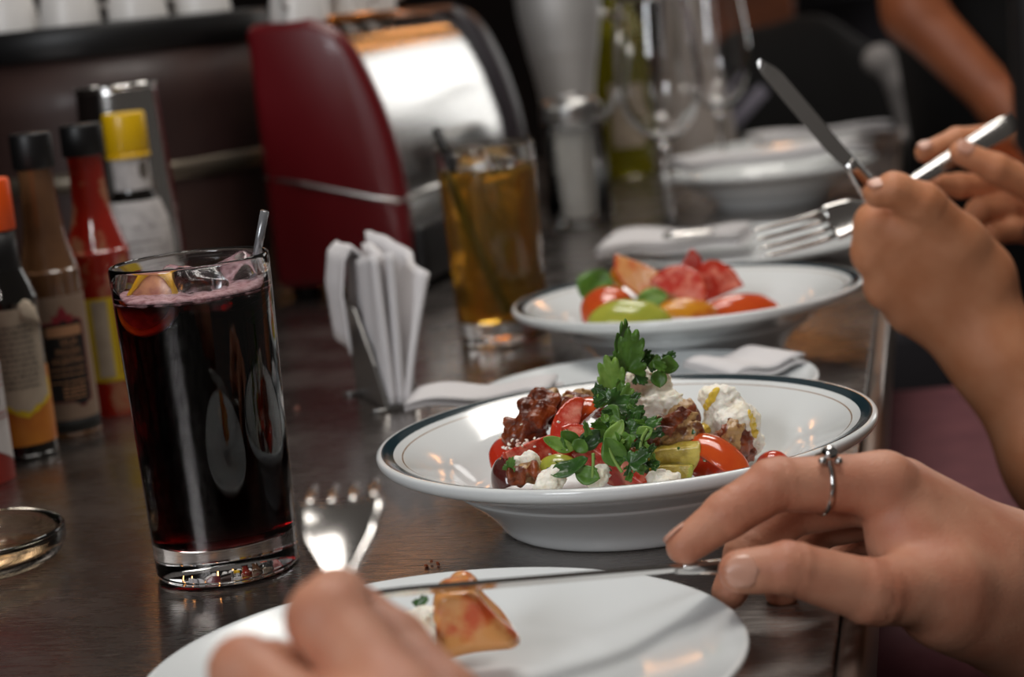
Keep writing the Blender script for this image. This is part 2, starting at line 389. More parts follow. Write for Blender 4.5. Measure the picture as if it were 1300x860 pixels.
mk('side_trim', tube([(-MW + .002, .003, .1215), (-.09, -.001, .1125), (-.05, -.001, .102), (-.02, -.001, .094), (.002, .001, .089), (.0085, .010, .0885), (.0085, .028, .0885)], .0022, 8), M['satin'], ep)
mk('front_trim', tube([(.003, .026, .0885), (.003, ML - .04, .0885)], .0026, 8), M['satin'], ma)
mk('drip_tray', rbox((-.08, .026, .006), (.016, ML - .04, .062), .006), M['black'], ma)
for sx, sy in ((-.02, .03), (-.02, ML - .03), (-MW + .02, .03), (-MW + .02, ML - .03)):
    mk('foot', xf(lathe([(0, 0), (.014, 0), (.014, .012), (0, .012)], 16), Matrix.Translation((sx, sy, 0))), M['black'], ma)
mk('cup_rail', tube([(-.055, .03, MH + .001), (-.055, ML - .045, MH + .001)], .004, 8), mat('reflected_orange_rail', 'c87a38', .25, 1), ma)  # orange reflected in the tray edge is put into the metal colour

# dark drum with a lid beside it, cups upside down on both
DR = np.array([-.385, 2.03, 0]); dr = empty('storage_drum', DR)
tag(dr, 'large dark smoked drum with black lid and pale metal band behind the sauces', 'drum')
mk('body', lathe([(0, .001), (.150, .001), (.158, .06), (.164, .13), (.168, .20), (.170, .252), (0, .252)], 64), M['smoke'], dr)
mk('lid', lathe([(0, .252), (.171, .252), (.1735, .255), (.1735, .280), (.171, .283), (0, .283)], 64), M['black'], dr)
mk('metal_band', lathe([(.1610, .128), (.1668, .129), (.1680, .146), (.1625, .147)], 64), M['band'], dr)
CUP = lathe(smooth_prof([(.0, .058), (.014, .058), (.0175, .056), (.021, .045), (.0265, .02), (.029, 0), (.0275, 0), (.025, .02), (.019, .043), (0, .052)], 3), 32)
def handle(r): return tube([(r * .82, 0, .044), (r + .010, 0, .043), (r + .015, 0, .030), (r + .010, 0, .016), (r * .93, 0, .014)], .0028, 8)
cups = [('first', DR + [-.115, -.085, .283]), ('2', DR + [-.058, -.125, .283]), ('3', DR + [.002, -.135, .283]), ('4', DR + [.063, -.118, .283]), ('5', DR + [.118, -.075, .283])]
lab = ['upturned white cup at the far left end of the dark drum lid', 'upturned white cup second from the left on the dark drum lid', 'upturned white cup at the middle of the dark drum lid',
       'upturned white cup fourth from the left on the dark drum lid', 'upturned white cup at the right end of the drum lid beside the red machine']
mr = Matrix.Translation(Vector(MO)) @ Matrix.Rotation(ROT - math.radians(4), 4, 'Z')
for k, (dx, dy) in enumerate([(-.088, .035), (-.086, .10), (-.086, .165), (-.086, .23)]):
    cups.append(('m', np.array(mr @ Vector((dx, dy, MH + .002)))))
lab += ['upturned white cup nearest the red end of the coffee machine top', 'upturned white cup second from the red end on the coffee machine top', 'upturned white cup third from the red end on the coffee machine top', 'upturned white cup at the far end of the coffee machine top']
for k, ((_, p), l) in enumerate(zip(cups, lab)):
    c = empty('coffee_cup', p, .7 * k + .9)
    if k == 0: c0 = mk('cup_body', CUP, M['cup'], c); h0 = mk('handle', handle(.026), M['cup'], c)
    else: dup(c0, c); dup(h0, c)
    tag(c, l, 'cup', 'white cups stored upside down')

# ------------------------------------------------------------------ drinks
def tumbler(name, loc, label, level):
    t = empty(name, loc); tag(t, label, 'glass')
    o = smooth_prof([(.0354, .004), (.0360, .03), (.0370, .08), (.0380, .12), (.0387, .1535)], 4)
    i = [(r - .0021, z) for r, z in o if z > level + .002]; ri = np.interp(level, [.03, .08, .12, .1535], [.0339, .0349, .0359, .0366])
    prof = [(0, .0006), (.030, 0), (.0335, .0004), (.0350, .002)] + o + [(.0384, .1550), (.0376, .1554), (.0368, .1548)] + i[::-1] + [(ri, level + .0010), (ri - .0005, level + .0002), (0, level)]
    mk('tumbler_wall', lathe(prof, 96), M['glass'], t); return t
def fill(z1, extra=0):
    rr = lambda z: np.interp(z, [.02, .03, .08, .12, .1535], [.0335, .0339, .0349, .0359, .0366]) + extra
    return [(0, .0163), (.028, .0173), (.0325, .0193)] + [(rr(z), z) for z in np.linspace(.024, z1, 10)]
g1 = np.array([-.1513, .949, 0]); t1 = tumbler('drink_glass', g1, 'tall straight glass of dark red drink with lemon and ice', .1385)
LV = .1385
mk('red_drink', lathe(fill(LV - .0004) + [(.030, LV - .0003), (0, LV - .0003)], 96), M['wine'], t1)
# foam collar on the drink, lumpy
def foam_fn(p):
    r = np.sqrt(p[..., 0] ** 2 + p[..., 1] ** 2)
    d = np.abs(p[..., 2] - (LV + .0008)) - (.0012 + .0008 * wob(p, 900, 3)); d = np.maximum(d, r - .0360); return np.maximum(d, .017 + .010 * wob(p * [1, 1, 0], 210, 9) - r)
V, Fq = nets(foam_fn, (-.038, -.038, LV - .003), (.038, .038, LV + .005), .0009); mk('foam', (V, Fq), M['foam'], t1)
def ice_block(c, s, rot, seed):
    R = np.array(Matrix.Rotation(rot[0], 3, 'X') @ Matrix.Rotation(rot[1], 3, 'Y') @ Matrix.Rotation(rot[2], 3, 'Z'), np.float32)
    def fn(p):
        q = (p - np.array(c, np.float32)) @ R; a = np.abs(q) - (np.array(s, np.float32) - .004)
        return np.sqrt((np.maximum(a, 0) ** 2).sum(-1)) + np.minimum(a.max(-1), 0) - .004 + .0012 * wob(p, 260, seed)
    m = max(s) * 1.8; return nets(fn, np.array(c) - m, np.array(c) + m, .0013)
for nm, c, s, r, sd in [('ice_cube', (.006, -.014, LV + .0035), (.012, .010, .008), (.2, .3, .5), 1), ('ice_cube', (.019, .008, LV + .004), (.012, .011, .008), (.4, -.3, .2), 2), ('ice_cube', (-.004, .016, LV + .003), (.011, .010, .008), (-.3, .2, .9), 4)]:
    mk(nm, ice_block(c, s, r, sd), M['ice'], t1)
# lemon slice tucked against the near left wall
ls = empty('lemon_slice', g1 + [-.0170, -.0150, LV - .0015]); ls.rotation_euler = (math.radians(62), .12, math.radians(-28))
tag(ls, 'yellow lemon slice floating at the rim of the dark red drink', 'lemon slice')
LR = .0150
mk('rind', lathe([(LR * .80, -.0022), (LR, -.0018), (LR * 1.03, 0), (LR, .0018), (LR * .80, .0022), (LR * .80, -.0022)], 48), M['lemon'], ls)
mk('flesh', lathe([(0, -.002), (LR * .81, -.002), (LR * .81, .002), (0, .002)], 48), M['lemonflesh'], ls)
pa, pb = at(352, 255, .952), at(316, 372, .962)
d = (pb - pa); st = mk('drinking_straw', tube([pa + (at(336, 268, .955) - at(352, 255, .952)), at(328, 312, .957), at(318, 372, .962), pa + d * 1.3 + [-.004, 0, 0]], .0021, 12), mat('frosted_straw', '9a9ca0', .22, .6), None)
tag(st, 'thin silvery straw standing in the dark red drink', 'straw')

g2 = np.array([-.0056, 1.544, 0]); t2 = tumbler('drink_glass', g2, 'tall straight glass of amber drink with black straw behind the napkins', .137)
mk('amber_drink', lathe(fill(.1366) + [(.030, .1367), (0, .1367)], 72), M['amber'], t2)
for c, s, r, sd in [((.010, .006, .1405), (.013, .012, .006), (.1, .2, .2), 5), ((-.006, -.010, .1405), (.013, .011, .007), (.1, .1, .6), 8)]:
    mk('ice_cube', ice_block(c, s, r, sd), M['ice'], t2)
st = mk('drinking_straw', tube([g2 + [-.036, -.006, .172], g2 + [-.027, -.008, .140], g2 + [-.010, -.016, .07], g2 + [.004, -.020, .024]], .0040, 12), M['black'])
tag(st, 'black straw slanting through the amber drink', 'straw')

# ------------------------------------------------------------------ sauce bottles
def wrap(pts, R, th0, off):       # (x, z) on a label -> cylinder facing th0
    return [((R + off) * math.cos(th0 + x / R), (R + off) * math.sin(th0 + x / R), z) for x, z in pts]
def label_patch(R, th0, x0, x1, z0, z1, off, nx=24, Rz=None, edge=None):
    pts = []; f = []
    for j in range(9):
        for i in range(nx + 1):
            x = x0 + (x1 - x0) * i / nx; a = z0 + (z1 - z0) * j / 8
            if edge: a += edge(x, j / 8)
            pts.append((x, a))
    w = nx + 1
    for j in range(8):
        for i in range(nx): f.append((j * w + i, j * w + i + 1, (j + 1) * w + i + 1, (j + 1) * w + i))
    if Rz is None: return wrap(pts, R, th0, off), f
    return [((Rz(z) + off) * math.cos(th0 + x / R), (Rz(z) + off) * math.sin(th0 + x / R), z) for x, z in pts], f
def shape_patch(rows, R, th0, off, n=12):   # rows: (z, x0, x1)
    pts = []; f = []
    for z, a, b in rows: pts += [(a + (b - a) * i / n, z) for i in range(n + 1)]
    w = n + 1
    for j in range(len(rows) - 1):
        for i in range(n): f.append((j * w + i, j * w + i + 1, (j + 1) * w + i + 1, (j + 1) * w + i))
    return wrap(pts, R, th0, off), f
def text_patch(body, h, R, th0, xc, z, off, wide=None):
    cu = bpy.data.curves.new('t', 'FONT'); cu.body = body; cu.size = 1; cu.align_x = 'CENTER'; cu.resolution_u = 2
    o = bpy.data.objects.new('t', cu); COL.objects.link(o); me = bpy.data.meshes.new_from_object(o)
    v = np.array([x.co[:] for x in me.vertices]); f = [tuple(p.vertices) for p in me.polygons]
    bpy.data.objects.remove(o); bpy.data.curves.remove(cu); bpy.data.meshes.remove(me)
    sx = h if not wide else wide / (v[:, 0].max() - v[:, 0].min())
    return wrap([(xc + x * sx, z + y * h) for x, y, _ in v], R, th0, off), f
def facing(p): return math.atan2(-p[1], -p[0])
def bottle(name, loc, prof, m, label, cat='bottle'):
    b = empty(name, loc); tag(b, label, cat); mk('bottle_body', lathe(smooth_prof(prof, 4), 48), m, b); return b
def cap(b, r, z0, z1, m, ridges=True, name='cap'):
    n = 64; v = []; f = []
    rows = [(r * .98, z0), (r, z0 + .001), (r, z1 - .002), (r * .97, z1 - .0005), (r * .9, z1)]
    for q, (rr, z) in enumerate(rows):
        for i in range(n):
            k = rr + (.0004 * (i % 2) if ridges and 0 < q < 3 else 0); v.append((k * math.cos(2 * PI * i / n), k * math.sin(2 * PI * i / n), z))
    for q in range(len(rows) - 1):
        for i in range(n): f.append((q * n + i, q * n + (i + 1) % n, (q + 1) * n + (i + 1) % n, (q + 1) * n + i))
    f.append(tuple(range(n - 1, -1, -1))); f.append(tuple(range(4 * n, 5 * n)))
    return mk(name, (v, f), m, b)
M['brownsauce'] = mat('brown_sauce_glass', '5c3e28', .1, coat=.9, noise=('6e4c30', 30, .4, .7))
M['redsauce'] = mat('red_sauce_glass', '8e1a0a', .1, coat=.9, noise=('a06a4e', 55, .50, .60))
M['darkglass'] = mat('dark_bottle_glass', '0c0907', .08, coat=.6)
M['orangesauce'] = mat('orange_label', 'a4581a', .4, noise=('c07a20', 20, .4, .7))
M['cream'] = mat('cream_paper', 'a89a88', .8, noise=('8f8272', 40, .4, .7))
M['print'] = mat('faded_print', '5d564f', .8)
M['beige'] = mat('beige_label', '86705f', .7)
M['ink'] = mat('black_label', '10100f', .6)
M['inkred'] = mat('dark_red_print', '7a1420', .6)
M['copper'] = mat('copper_print', 'a87a58', .6)
M['yellow'] = mat('yellow_plastic', 'd9ac0a', .35, coat=.2)
M['yellowlab'] = mat('yellow_label', 'c9ac14', .5)
M['orangecap'] = mat('orange_plastic', 'e0500c', .35)
M['whitelab'] = mat('white_paper_label', 'b9b4b2', .7, noise=('9a9594', 60, .45, .7))
def text_lines(b, R, th0, x0, x1, zs, h, m, off, seed, name='print_line', vertical=False):
    g = random.Random(seed); parts = []
    for z in zs:
        x = x0
        while x < x1:
            w = g.uniform(.0012, .0045); e = min(x + w, x1)
            if e - x > .0006: parts.append(shape_patch([(z, x, e), (z + h * g.uniform(.7, 1.1), x, e)], R, th0, off, 2))
            x = e + g.uniform(.0005, .0011)
    o = mk(name, join(*parts), m, b); o['kind'] = 'stuff'; return o
# orange cap, cream newsprint label
p = on(34, 578); p1b = p
b = bottle('sauce_bottle', p, [(0, 0), (.0195, 0), (.0215, .003), (.0215, .012), (.0215, .095), (.0205, .108), (.0145, .125), (.0125, .135), (.012, .165), (0, .165)], M['darkglass'],
           'orange capped sauce bottle with torn cream newsprint label at the left edge')
th = facing(p)
cap(b, .0140, .150, .184, M['orangecap'])
mk('neck_sleeve', lathe([(.0150, .122), (.0135, .133), (.0133, .152), (.012, .152)], 48), M['black'], b)
mk('amber_label', label_patch(.0215, th, -.030, .030, .010, .060, .0003), M['orangesauce'], b)
mk('yellow_edge', label_patch(.0215, th, -.030, .026, .028, .052, .0005, edge=lambda x, t: (.0006 * math.sin(x * 900) + .5 * abs(x - .004)) * (1 - t)), M['yellowlab'], b)
cl_ = mk('cream_label', label_patch(.0215, th, -.030, .023, .032, .100, .0008, edge=lambda x, t: (.45 * abs(x - .004) + .001 * math.sin(x * 700)) * (1 - t)), M['cream'], b)
mk('torn_flap', sheet(lambda u, v: np.array(wrap([(.008 + .016 * u, .094 + .014 * v - .008 * u)], .0215, th, .0015 + .003 * math.sin(PI * u) * (.5 + v) - .006 * v * v)[0]), 8, 6, .0006), M['cream'], b)
text_lines(cl_, .0215, th, -.018, .016, [.048 + .0036 * k for k in range(12)], .0016, M['print'], .0010, 5)
# salsa bottle, black shield label
p = on(92, 550); R = .0203
b = bottle('sauce_bottle', p, [(0, 0), (.0185, 0), (R, .003), (R, .01), (R, .105), (.0195, .116), (.0150, .135), (.0130, .150), (.0115, .175), (.0112, .195), (0, .195)], M['brownsauce'],
           'black capped brown sauce bottle with a black shield label and red maple leaf'); th = facing(p) + .12
cap(b, .0138, .184, .2085, M['black'])
mk('base_band', lathe([(R - .001, .0035), (R + .0002, .004), (R + .0002, .0125), (R - .001, .013)], 48), M['ink'], b)
lb = mk('beige_label', label_patch(R, th, -.055, .055, .013, .098, .0003, 48), M['beige'], b)
sh = lambda g: [(.0225 - g, .006 - .0, .0095), (.026 - g * .6, -.0135 - g, .0150 + g), (.075, -.0155 - g, .0155 + g), (.079 + g, -.0125 - g, .0150 + g), (.081 + g, -.004, .0120)]
mk('shield_edge', shape_patch(sh(.0012), R, th, .0005), M['inkred'], lb)
mk('shield', shape_patch(sh(0), R, th, .0007), M['ink'], lb)
mk('banner', shape_patch([(.0705, -.0100, .0135), (.0735, -.0105, .0138), (.0775, -.0098, .0132)], R, th, .0010), M['copper'], lb)
leafz = .0790
def fan_patch(c, pts):
    v = [c] + pts; return wrap([(x, z) for x, z in v], R, th, .0012), [(0, i, i + 1) for i in range(1, len(pts))]
mk('maple_leaf', fan_patch((.0015, leafz + .003), [(.0015 + dx, leafz + dz) for dx, dz in [(-.0035, 0), (-.0075, .0015), (-.006, .0045), (-.0078, .006), (-.0032, .0058), (-.0026, .0085), (0, .0125), (.0026, .0085), (.0032, .0058), (.0078, .006), (.006, .0045), (.0075, .0015), (.0035, 0)]]), M['inkred'], lb)
mk('lettering', join(text_patch('SALSA', .0065, R, th, .0035, .0645, .0012, .0115), text_patch('INGLESA', .0065, R, th, .0025, .0580, .0012, .0165), text_patch('ARGENTINA', .0065, R, th, .0015, .0515, .0012, .0215)), M['copper'], lb)
text_lines(lb, R, th, -.011, .013, [.0475, .0435, .0385], .0011, M['copper'], .0010, 3); text_lines(lb, R, th, -.004, .011, [.0275, .0300, .0325, .035], .0014, M['copper'], .0010, 8)
# red hot sauce
p = on(152, 522); R = .0225
b = bottle('sauce_bottle', p, [(0, 0), (.0205, 0), (R, .003), (R, .02), (R, .108), (.0215, .120), (.0165, .137), (.0135, .150), (.0122, .175), (.0120, .200), (0, .200)], M['redsauce'],
           'black capped red hot sauce bottle with yellow label behind the glass'); th = facing(p)
cap(b, .0146, .186, .2085, M['black'])
yl = mk('yellow_label', label_patch(R, th, -.06, .06, .026, .086, .0003, 48), M['yellowlab'], b)
mk('label_panel', label_patch(R, th, -.010, .001, .029, .084, .0006), M['cream'], yl)
mk('label_stripe', label_patch(R, th, .0055, .0062, .029, .084, .0006, 4), M['inkred'], yl)
# bitters with yellow cap
p = on(200, 470); R = .0255
b = bottle('bitters_bottle', p, [(0, 0), (.0235, 0), (R, .003), (R, .02), (R, .108), (.0235, .125), (.0180, .140), (.0150, .148), (.0145, .170), (.0145, .195), (0, .195)], M['darkglass'],
           'dark bitters bottle with bright yellow cap and oversized white paper label'); th = facing(p)
cp = cap(b, .0166, .1760, .2080, M['yellow']); mk('cap_ring', lathe([(.0150, .1715), (.0174, .1720), (.0174, .1752), (.0150, .1762)], 48), M['yellow'], cp)
nl = mk('neck_label', label_patch(.0150, th, -.016, .020, .1470, .1740, .0006), M['whitelab'], b)
mk('neck_emblem', fan_patch((0, 0), [(0, 0)]) if False else shape_patch([(.155, .009, .012), (.158, .0065, .0145), (.162, .0060, .0150), (.166, .0065, .0145), (.169, .009, .012)], .0150, th, .0009), M['print'], nl)
rz = lambda z: np.interp(z, [0, .108, .125, .140], [.0255, .0255, .0238, .0184])
pl_ = mk('paper_label', label_patch(R, th, -.065, .065, .010, .1385, .0007, 48, rz), M['whitelab'], b)
text_lines(pl_, R, th, -.018, .018, [.100, .106], .0014, M['print'], .0011, 4)
# bottle whose cap is out of the picture
p = on(-26, 612); R = .0225
M['redlab'] = mat('brick_red_label', '7a1c10', .5)
b = bottle('sauce_bottle', p, [(0, 0), (.0205, 0), (R, .003), (R, .02), (R, .088), (.0205, .100), (.0150, .115), (.012, .128), (.0115, .150), (0, .150)], M['redlab'], 'reddish sauce bottle with white and green label cut by the left edge'); th = facing(p)
cap(b, .0132, .138, .158, M['redlab'])
wl = mk('white_label', label_patch(R, th, -.05, .05, .028, .075, .0003, 48, edge=lambda x, t: -.010 * (1 - t) * max(0, x) / .02), M['whitelab'], b)
mk('label_flourish', shape_patch([(.048, .014, .020), (.051, .012, .022), (.055, .013, .021)], R, th, .0006), mat('green_print', '3c5a3c', .7), wl)
text_lines(wl, R, th, .005, .030, [.040, .043, .060, .064, .068], .0012, mat('pink_print', '9a5a58', .7), .0006, 11)
# steel shaker tin behind the bitters
p = np.array([-.306, 1.66, 0]); b = empty('shaker_tin', p); tag(b, 'tall polished steel shaker tin behind the yellow capped bottle', 'shaker')
mk('tin_body', lathe([(0, .001), (.041, .001), (.0425, .003), (.0415, .05), (.037, .15), (.0335, .222), (.0330, .2275), (.0315, .228), (.0310, .2265), (.028, .2255), (0, .2255)], 64), M['steel'], b)
mk('rim_bead', lathe([(.0328, .2235), (.0345, .2245), (.0348, .2265), (.0338, .2285), (.0320, .2285)], 64), M['steel'], b)

# ------------------------------------------------------------------ napkin holder
H = on(480, 512); hd = empty('napkin_holder', H)
tag(hd, 'small bent steel napkin holder beside the amber drink', 'napkin holder')
ha, hb = on(454, 499), on(493, 524); hu = (hb - ha) / np.linalg.norm(hb - ha); hn = np.array([-hu[1], hu[0], 0]); hn = hn if hn[0] > 0 else -hn
hl = np.linalg.norm(hb - ha)
def hp(s, n, z): return ha + hu * s * hl + hn * n + np.array([0, 0, z]) - H
def tri(n0, lean):
    pl = [(.0, .002), (1.0, .002), (.80, .030), (.40, .066), (.28, .069), (.16, .062)]
    a = [hp(s, n0 + lean * z - .0008, z) for s, z in pl]; b = [hp(s, n0 + lean * z + .0008, z) for s, z in pl]; n = len(pl)
    return a + b, [(i, (i + 1) % n, n + (i + 1) % n, n + i) for i in range(n)] + [tuple(range(n - 1, -1, -1)), tuple(range(n, 2 * n))]
mk('side_plate', tri(0, -.05), M['satin'], hd, smooth=False)
mk('side_plate', tri(.020, .15), M['satin'], hd, smooth=False)
mk('base_plate', ([hp(s, n, z) for z in (.0005, .0025) for s, n in ((0, 0), (1, 0), (1, .020), (0, .020))], [(3, 2, 1, 0), (4, 5, 6, 7), (0, 1, 5, 4), (1, 2, 6, 5), (2, 3, 7, 6), (3, 0, 4, 7)]), M['satin'], hd, smooth=False)
for s in (.04, .93):
    mk('foot', tube([hp(s, -.011, .0016), hp(s, -.004, .0016), hp(s, .024, .0016), hp(s, .031, .0016)], [.003, .0045, .0045, .003], 12, flat=.3), M['satin'], hd)
def quad_napkin(A, Bq, Cq, Dq, bow, th, label, wave=.0015, seed=0):
    A, Bq, Cq, Dq = map(np.array, (A, Bq, Cq, Dq))    # bottom a, bottom b, top b, top a
    def pos(u, v):
        p = (A * (1 - u) + Bq * u) * (1 - v) + (Dq * (1 - u) + Cq * u) * v
        return p + hn * (bow * math.sin(PI * v) + wave * math.sin(8 * u + seed) * v + wave * .6 * math.sin(17 * u + 3 * v + seed)) + np.array([0, 0, .002 * math.sin(6 * u + seed) * v])
    n = mk('paper_napkin', sheet(pos, 16, 16, th), M['napkin']); return tag(n, label, 'napkin', 'napkins in the steel holder')
W3 = lambda s, n, z: hp(s, n, z) + H
quad_napkin(W3(.95, .0045, .004), W3(.12, .0045, .004), W3(.02, .006, .098), W3(.88, .005, .103), .0, .0050, 'paper napkin standing against the left plate of the steel holder', seed=1)
quad_napkin(W3(.97, .0105, .004), W3(.10, .0105, .004), W3(.05, .0175, .104), W3(.92, .0155, .104), .001, .0048, 'paper napkin standing in the middle of the steel holder', seed=2)
quad_napkin(W3(.99, .0160, .004), W3(.15, .0165, .004), W3(-.10, .026, .114), W3(.85, .042, .090), -.001, .0048, 'paper napkin with raised corner at the right of the holder', .0025, seed=4)
# the drooping one folds over the left plate
fold = [(.003, .066), (.005, .100), (-.002, .108), (-.008, .101), (-.012, .080), (-.0105, .040)]
def droop(u, v):
    k = v * (len(fold) - 1); i = min(int(k), len(fold) - 2); f = k - i
    n0, z0 = [fold[i][q] * (1 - f) + fold[i + 1][q] * f for q in (0, 1)]
    return W3(.42 - .55 * u, n0 + .002 * math.sin(7 * u) + .001, z0 + .01 * (u - .5) * (v - .4) * 2)
tag(mk('paper_napkin', sheet(droop, 10, 20, .0022), M['napkin']), 'paper napkin drooping over the left plate of the steel holder', 'napkin', 'napkins in the steel holder')

# ------------------------------------------------------------------ sugar shaker, wine, tins at the back
p = np.array([.0935, 2.26, 0]); s = empty('sugar_shaker', p); tag(s, 'fluted glass sugar dispenser with steel lid behind the amber drink', 'sugar dispenser')
def fluted(r0, z, n=72, amp=.0012): return [((r0 + amp * math.cos(18 * 2 * PI * i / n)) * math.cos(2 * PI * i / n), (r0 + amp * math.cos(18 * 2 * PI * i / n)) * math.sin(2 * PI * i / n), z) for i in range(n)]
rows = [fluted(.030, .001, amp=0), fluted(.0355, .003, amp=0), fluted(.0365, .012, amp=.0003), fluted(.0360, .018), fluted(.0350, .07), fluted(.0340, .115), fluted(.0325, .124, amp=0), fluted(.0310, .130, amp=0),
        fluted(.029, .130, amp=0), fluted(.0305, .118, amp=0), fluted(.0320, .07, amp=0), fluted(.0325, .016, amp=0), fluted(.028, .010, amp=0)]
n = 72; v = sum(rows, []); f = [(q * n + i, q * n + (i + 1) % n, (q + 1) * n + (i + 1) % n, (q + 1) * n + i) for q in range(len(rows) - 1) for i in range(n)] + [tuple(range(n - 1, -1, -1)), tuple(range(12 * n, 13 * n))]
mk('jar', (v, f), M['thinglass'], s)
mk('sugar', xf(lathe([(0, .0105), (.0275, .0105), (.0318, .017), (.0312, .07), (.0302, .104), (.015, .110), (0, .112)], 48), Matrix.Shear('XY', 4, (0, 0))), M['sugar'], s)
mk('lid', lathe(smooth_prof([(.0335, .122), (.0352, .124), (.0352, .136), (.034, .142), (.027, .148), (.012, .151), (0, .1515)], 3), 48), M['satin'], s)
mk('flap', rbox((-.010, -.012, .1505), (.010, .010, .1535), .001), M['steel'], s)

def wineglass(p, label):
    g = empty('wine_glass', p); tag(g, label, 'wine glass')
    o = [(.036, .0), (.0365, .0012), (.020, .003), (.006, .007), (.0042, .02), (.0040, .055), (.0045, .088), (.0075, .096), (.020, .104), (.036, .122), (.0455, .150), (.0470, .175), (.0435, .215), (.0375, .255)]
    i = [(.0366, .255), (.0425, .215), (.0460, .175), (.0445, .150), (.0348, .1235), (.019, .1060), (.006, .1005), (0, .0995)]
    mk('glass_body', lathe([(0, 0)] + smooth_prof(o, 4) + smooth_prof(i, 4), 64), M['glass'], g); return g
wineglass(np.array([.1860, 2.14, 0]), 'empty wine glass nearest the sugar dispenser')
wineglass(np.array([.304, 2.62, 0]), 'empty wine glass farther back behind the stacked plates')
p = np.array([.193, 2.83, 0]); b = empty('wine_bottle', p); tag(b, 'yellow green wine bottle with pale label behind the sugar dispenser', 'bottle')
mk('bottle_glass', lathe(smooth_prof([(0, .002), (.034, .001), (.0385, .005), (.0388, .02), (.0388, .185), (.034, .21), (.020, .235), (.0150, .25), (.0145, .31), (0, .31)], 4), 48), M['greenglass'], b)
mk('bottle_label', label_patch(.0388, facing(p) + .1, -.024, .024, .045, .135, .0004), M['cream'], b)
p = np.array([.106, 2.62, 0]); b = empty('steel_pitcher', p); tag(b, 'tall flared satin steel pitcher behind the sugar dispenser', 'pitcher')
mk('pitcher_body', lathe(smooth_prof([(0, .001), (.036, .001), (.0385, .004), (.036, .06), (.0365, .13), (.046, .19), (.054, .235), (.056, .27), (.0545, .27), (.052, .235), (.04, .17), (0, .165)], 4), 64), mat('matt_aluminium', 'd8d6d4', .55, .7), b)
mk('pitcher_handle', tube([(.05, .03, .24), (.075, .045, .23), (.08, .048, .18), (.065, .04, .12), (.036, .02, .09)], .005, 10), M['satin'], b)
p = np.array([.312, 3.02, 0]); b = tag(mk('carafe', lathe(smooth_prof([(0, .001), (.060, .001), (.064, .006), (.058, .06), (.045, .14), (.033, .21), (.028, .25), (.031, .29), (.0285, .29), (.025, .25), (0, .24)], 4), 48), M['taupe'], None, loc=p), 'grey taupe conical carafe behind the wine glasses', 'carafe')
# ------------------------------------------------------------------ dishes
BOWL = lathe(smooth_prof([(0, .0055), (.054, .0055), (.058, .0008), (.0625, .0), (.0660, .0022), (.0700, .0080), (.0770, .0150), (.0880, .0240), (.0895, .0262), (.1010, .0320), (.1130, .0368), (.1215, .0398), (.1246, .0425), (.1252, .0450),
                          (.1240, .0468), (.1205, .0466), (.1120, .0436), (.1000, .0386), (.0900, .0335), (.0820, .0262), (.0740, .0205), (.0600, .0175), (.0300, .0165), (0, .0163)], 3), 128)
PLATE = lathe(smooth_prof([(0, .004), (.060, .004), (.064, .0005), (.068, 0), (.071, .002), (.078, .0055), (.098, .0105), (.112, .0140), (.1155, .0162), (.1163, .0180), (.1150, .0193), (.1110, .0182), (.0980, .0140), (.0800, .0090), (.0680, .0072), (.040, .0068), (0, .0067)], 3), 128)
B1 = np.array([.0515, .9667, 0]); B2 = np.array([.1271, 1.391, 0])
b1 = tag(mk('salad_bowl', BOWL, M['bowl'], None, loc=B1), 'wide white bowl with dark green rim line holding the walnut and ricotta salad', 'bowl')
b2 = tag(dup(b1, None, location=B2), 'wide white bowl with dark rim line holding sliced tomatoes, farther back', 'bowl')
b3 = tag(dup(b1, None, location=(.318, 2.30, 0)), 'white bowl carrying a napkin in front of the black bag', 'bowl')
P1p = np.array([-.0392, .7192, 0]); P2p = np.array([.0760, 1.2050, 0])
pl = tag(mk('plate', PLATE, M['china'], None, loc=P1p), 'plain white plate in the foreground with one bite of tomato', 'plate')
tag(dup(pl, None, location=P2p, scale=(.95, .95, 1)), 'plain white plate between the two bowls', 'plate')
tag(dup(pl, None, location=(.2220, 1.842, 0), scale=(1.1, 1.1, 1)), 'white plate with napkin and knife under the raised fork', 'plate')
tag(dup(pl, None, location=(.4200, 2.85, 0), scale=(1.12, 1.12, 1.12)), 'white plate farthest back beside the carafe', 'plate')

def flat_napkin(name, c, w, d, rz, z, label, bend=.004, th=.003, rest=None, tilt=0):
    def pos(u, v):
        x = (u - .5) * w; y = (v - .5) * d
        return (x, y, bend * math.sin(3 * u + 2 * v) + .002 * math.sin(9 * u) + tilt * x)
    n = mk(name, join(sheet(pos, 14, 10, th), [(0, 0, 0)] and sheet(lambda u, v: tuple(np.array(pos(u * .97 + .0, v * .96)) + [0, 0, th * 1.25 + .0025 * u]), 14, 10, th)), M['napkin'], None, loc=(c[0], c[1], z), rot=(0, 0, rz))
    return tag(n, label, 'napkin')
c = on(616, 506, .0215); flat_napkin('paper_napkin', c, .092, .050, math.radians(-10), .0225, 'folded paper napkin lying at the left rim of the middle plate', .0012, .0022)
c = on(945, 462, .02); flat_napkin('paper_napkin', c, .055, .062, math.radians(25), .0185, 'paper napkin corner lying on the right of the middle plate', .001, .002)
c = on(880, 312, .02); flat_napkin('paper_napkin', (.165, 1.845), .135, .12, math.radians(-14), .0235, 'crumpled paper napkin on the plate under the raised fork', .003, .004)
flat_napkin('paper_napkin', (.318, 2.285), .215, .10, math.radians(8), .0545, 'paper napkin lying across the back white bowl', .003, .004)
flat_napkin('paper_napkin', (.470, 2.83), .20, .08, math.radians(10), .0300, 'paper napkin sticking out from the farthest plate', .004, .005)

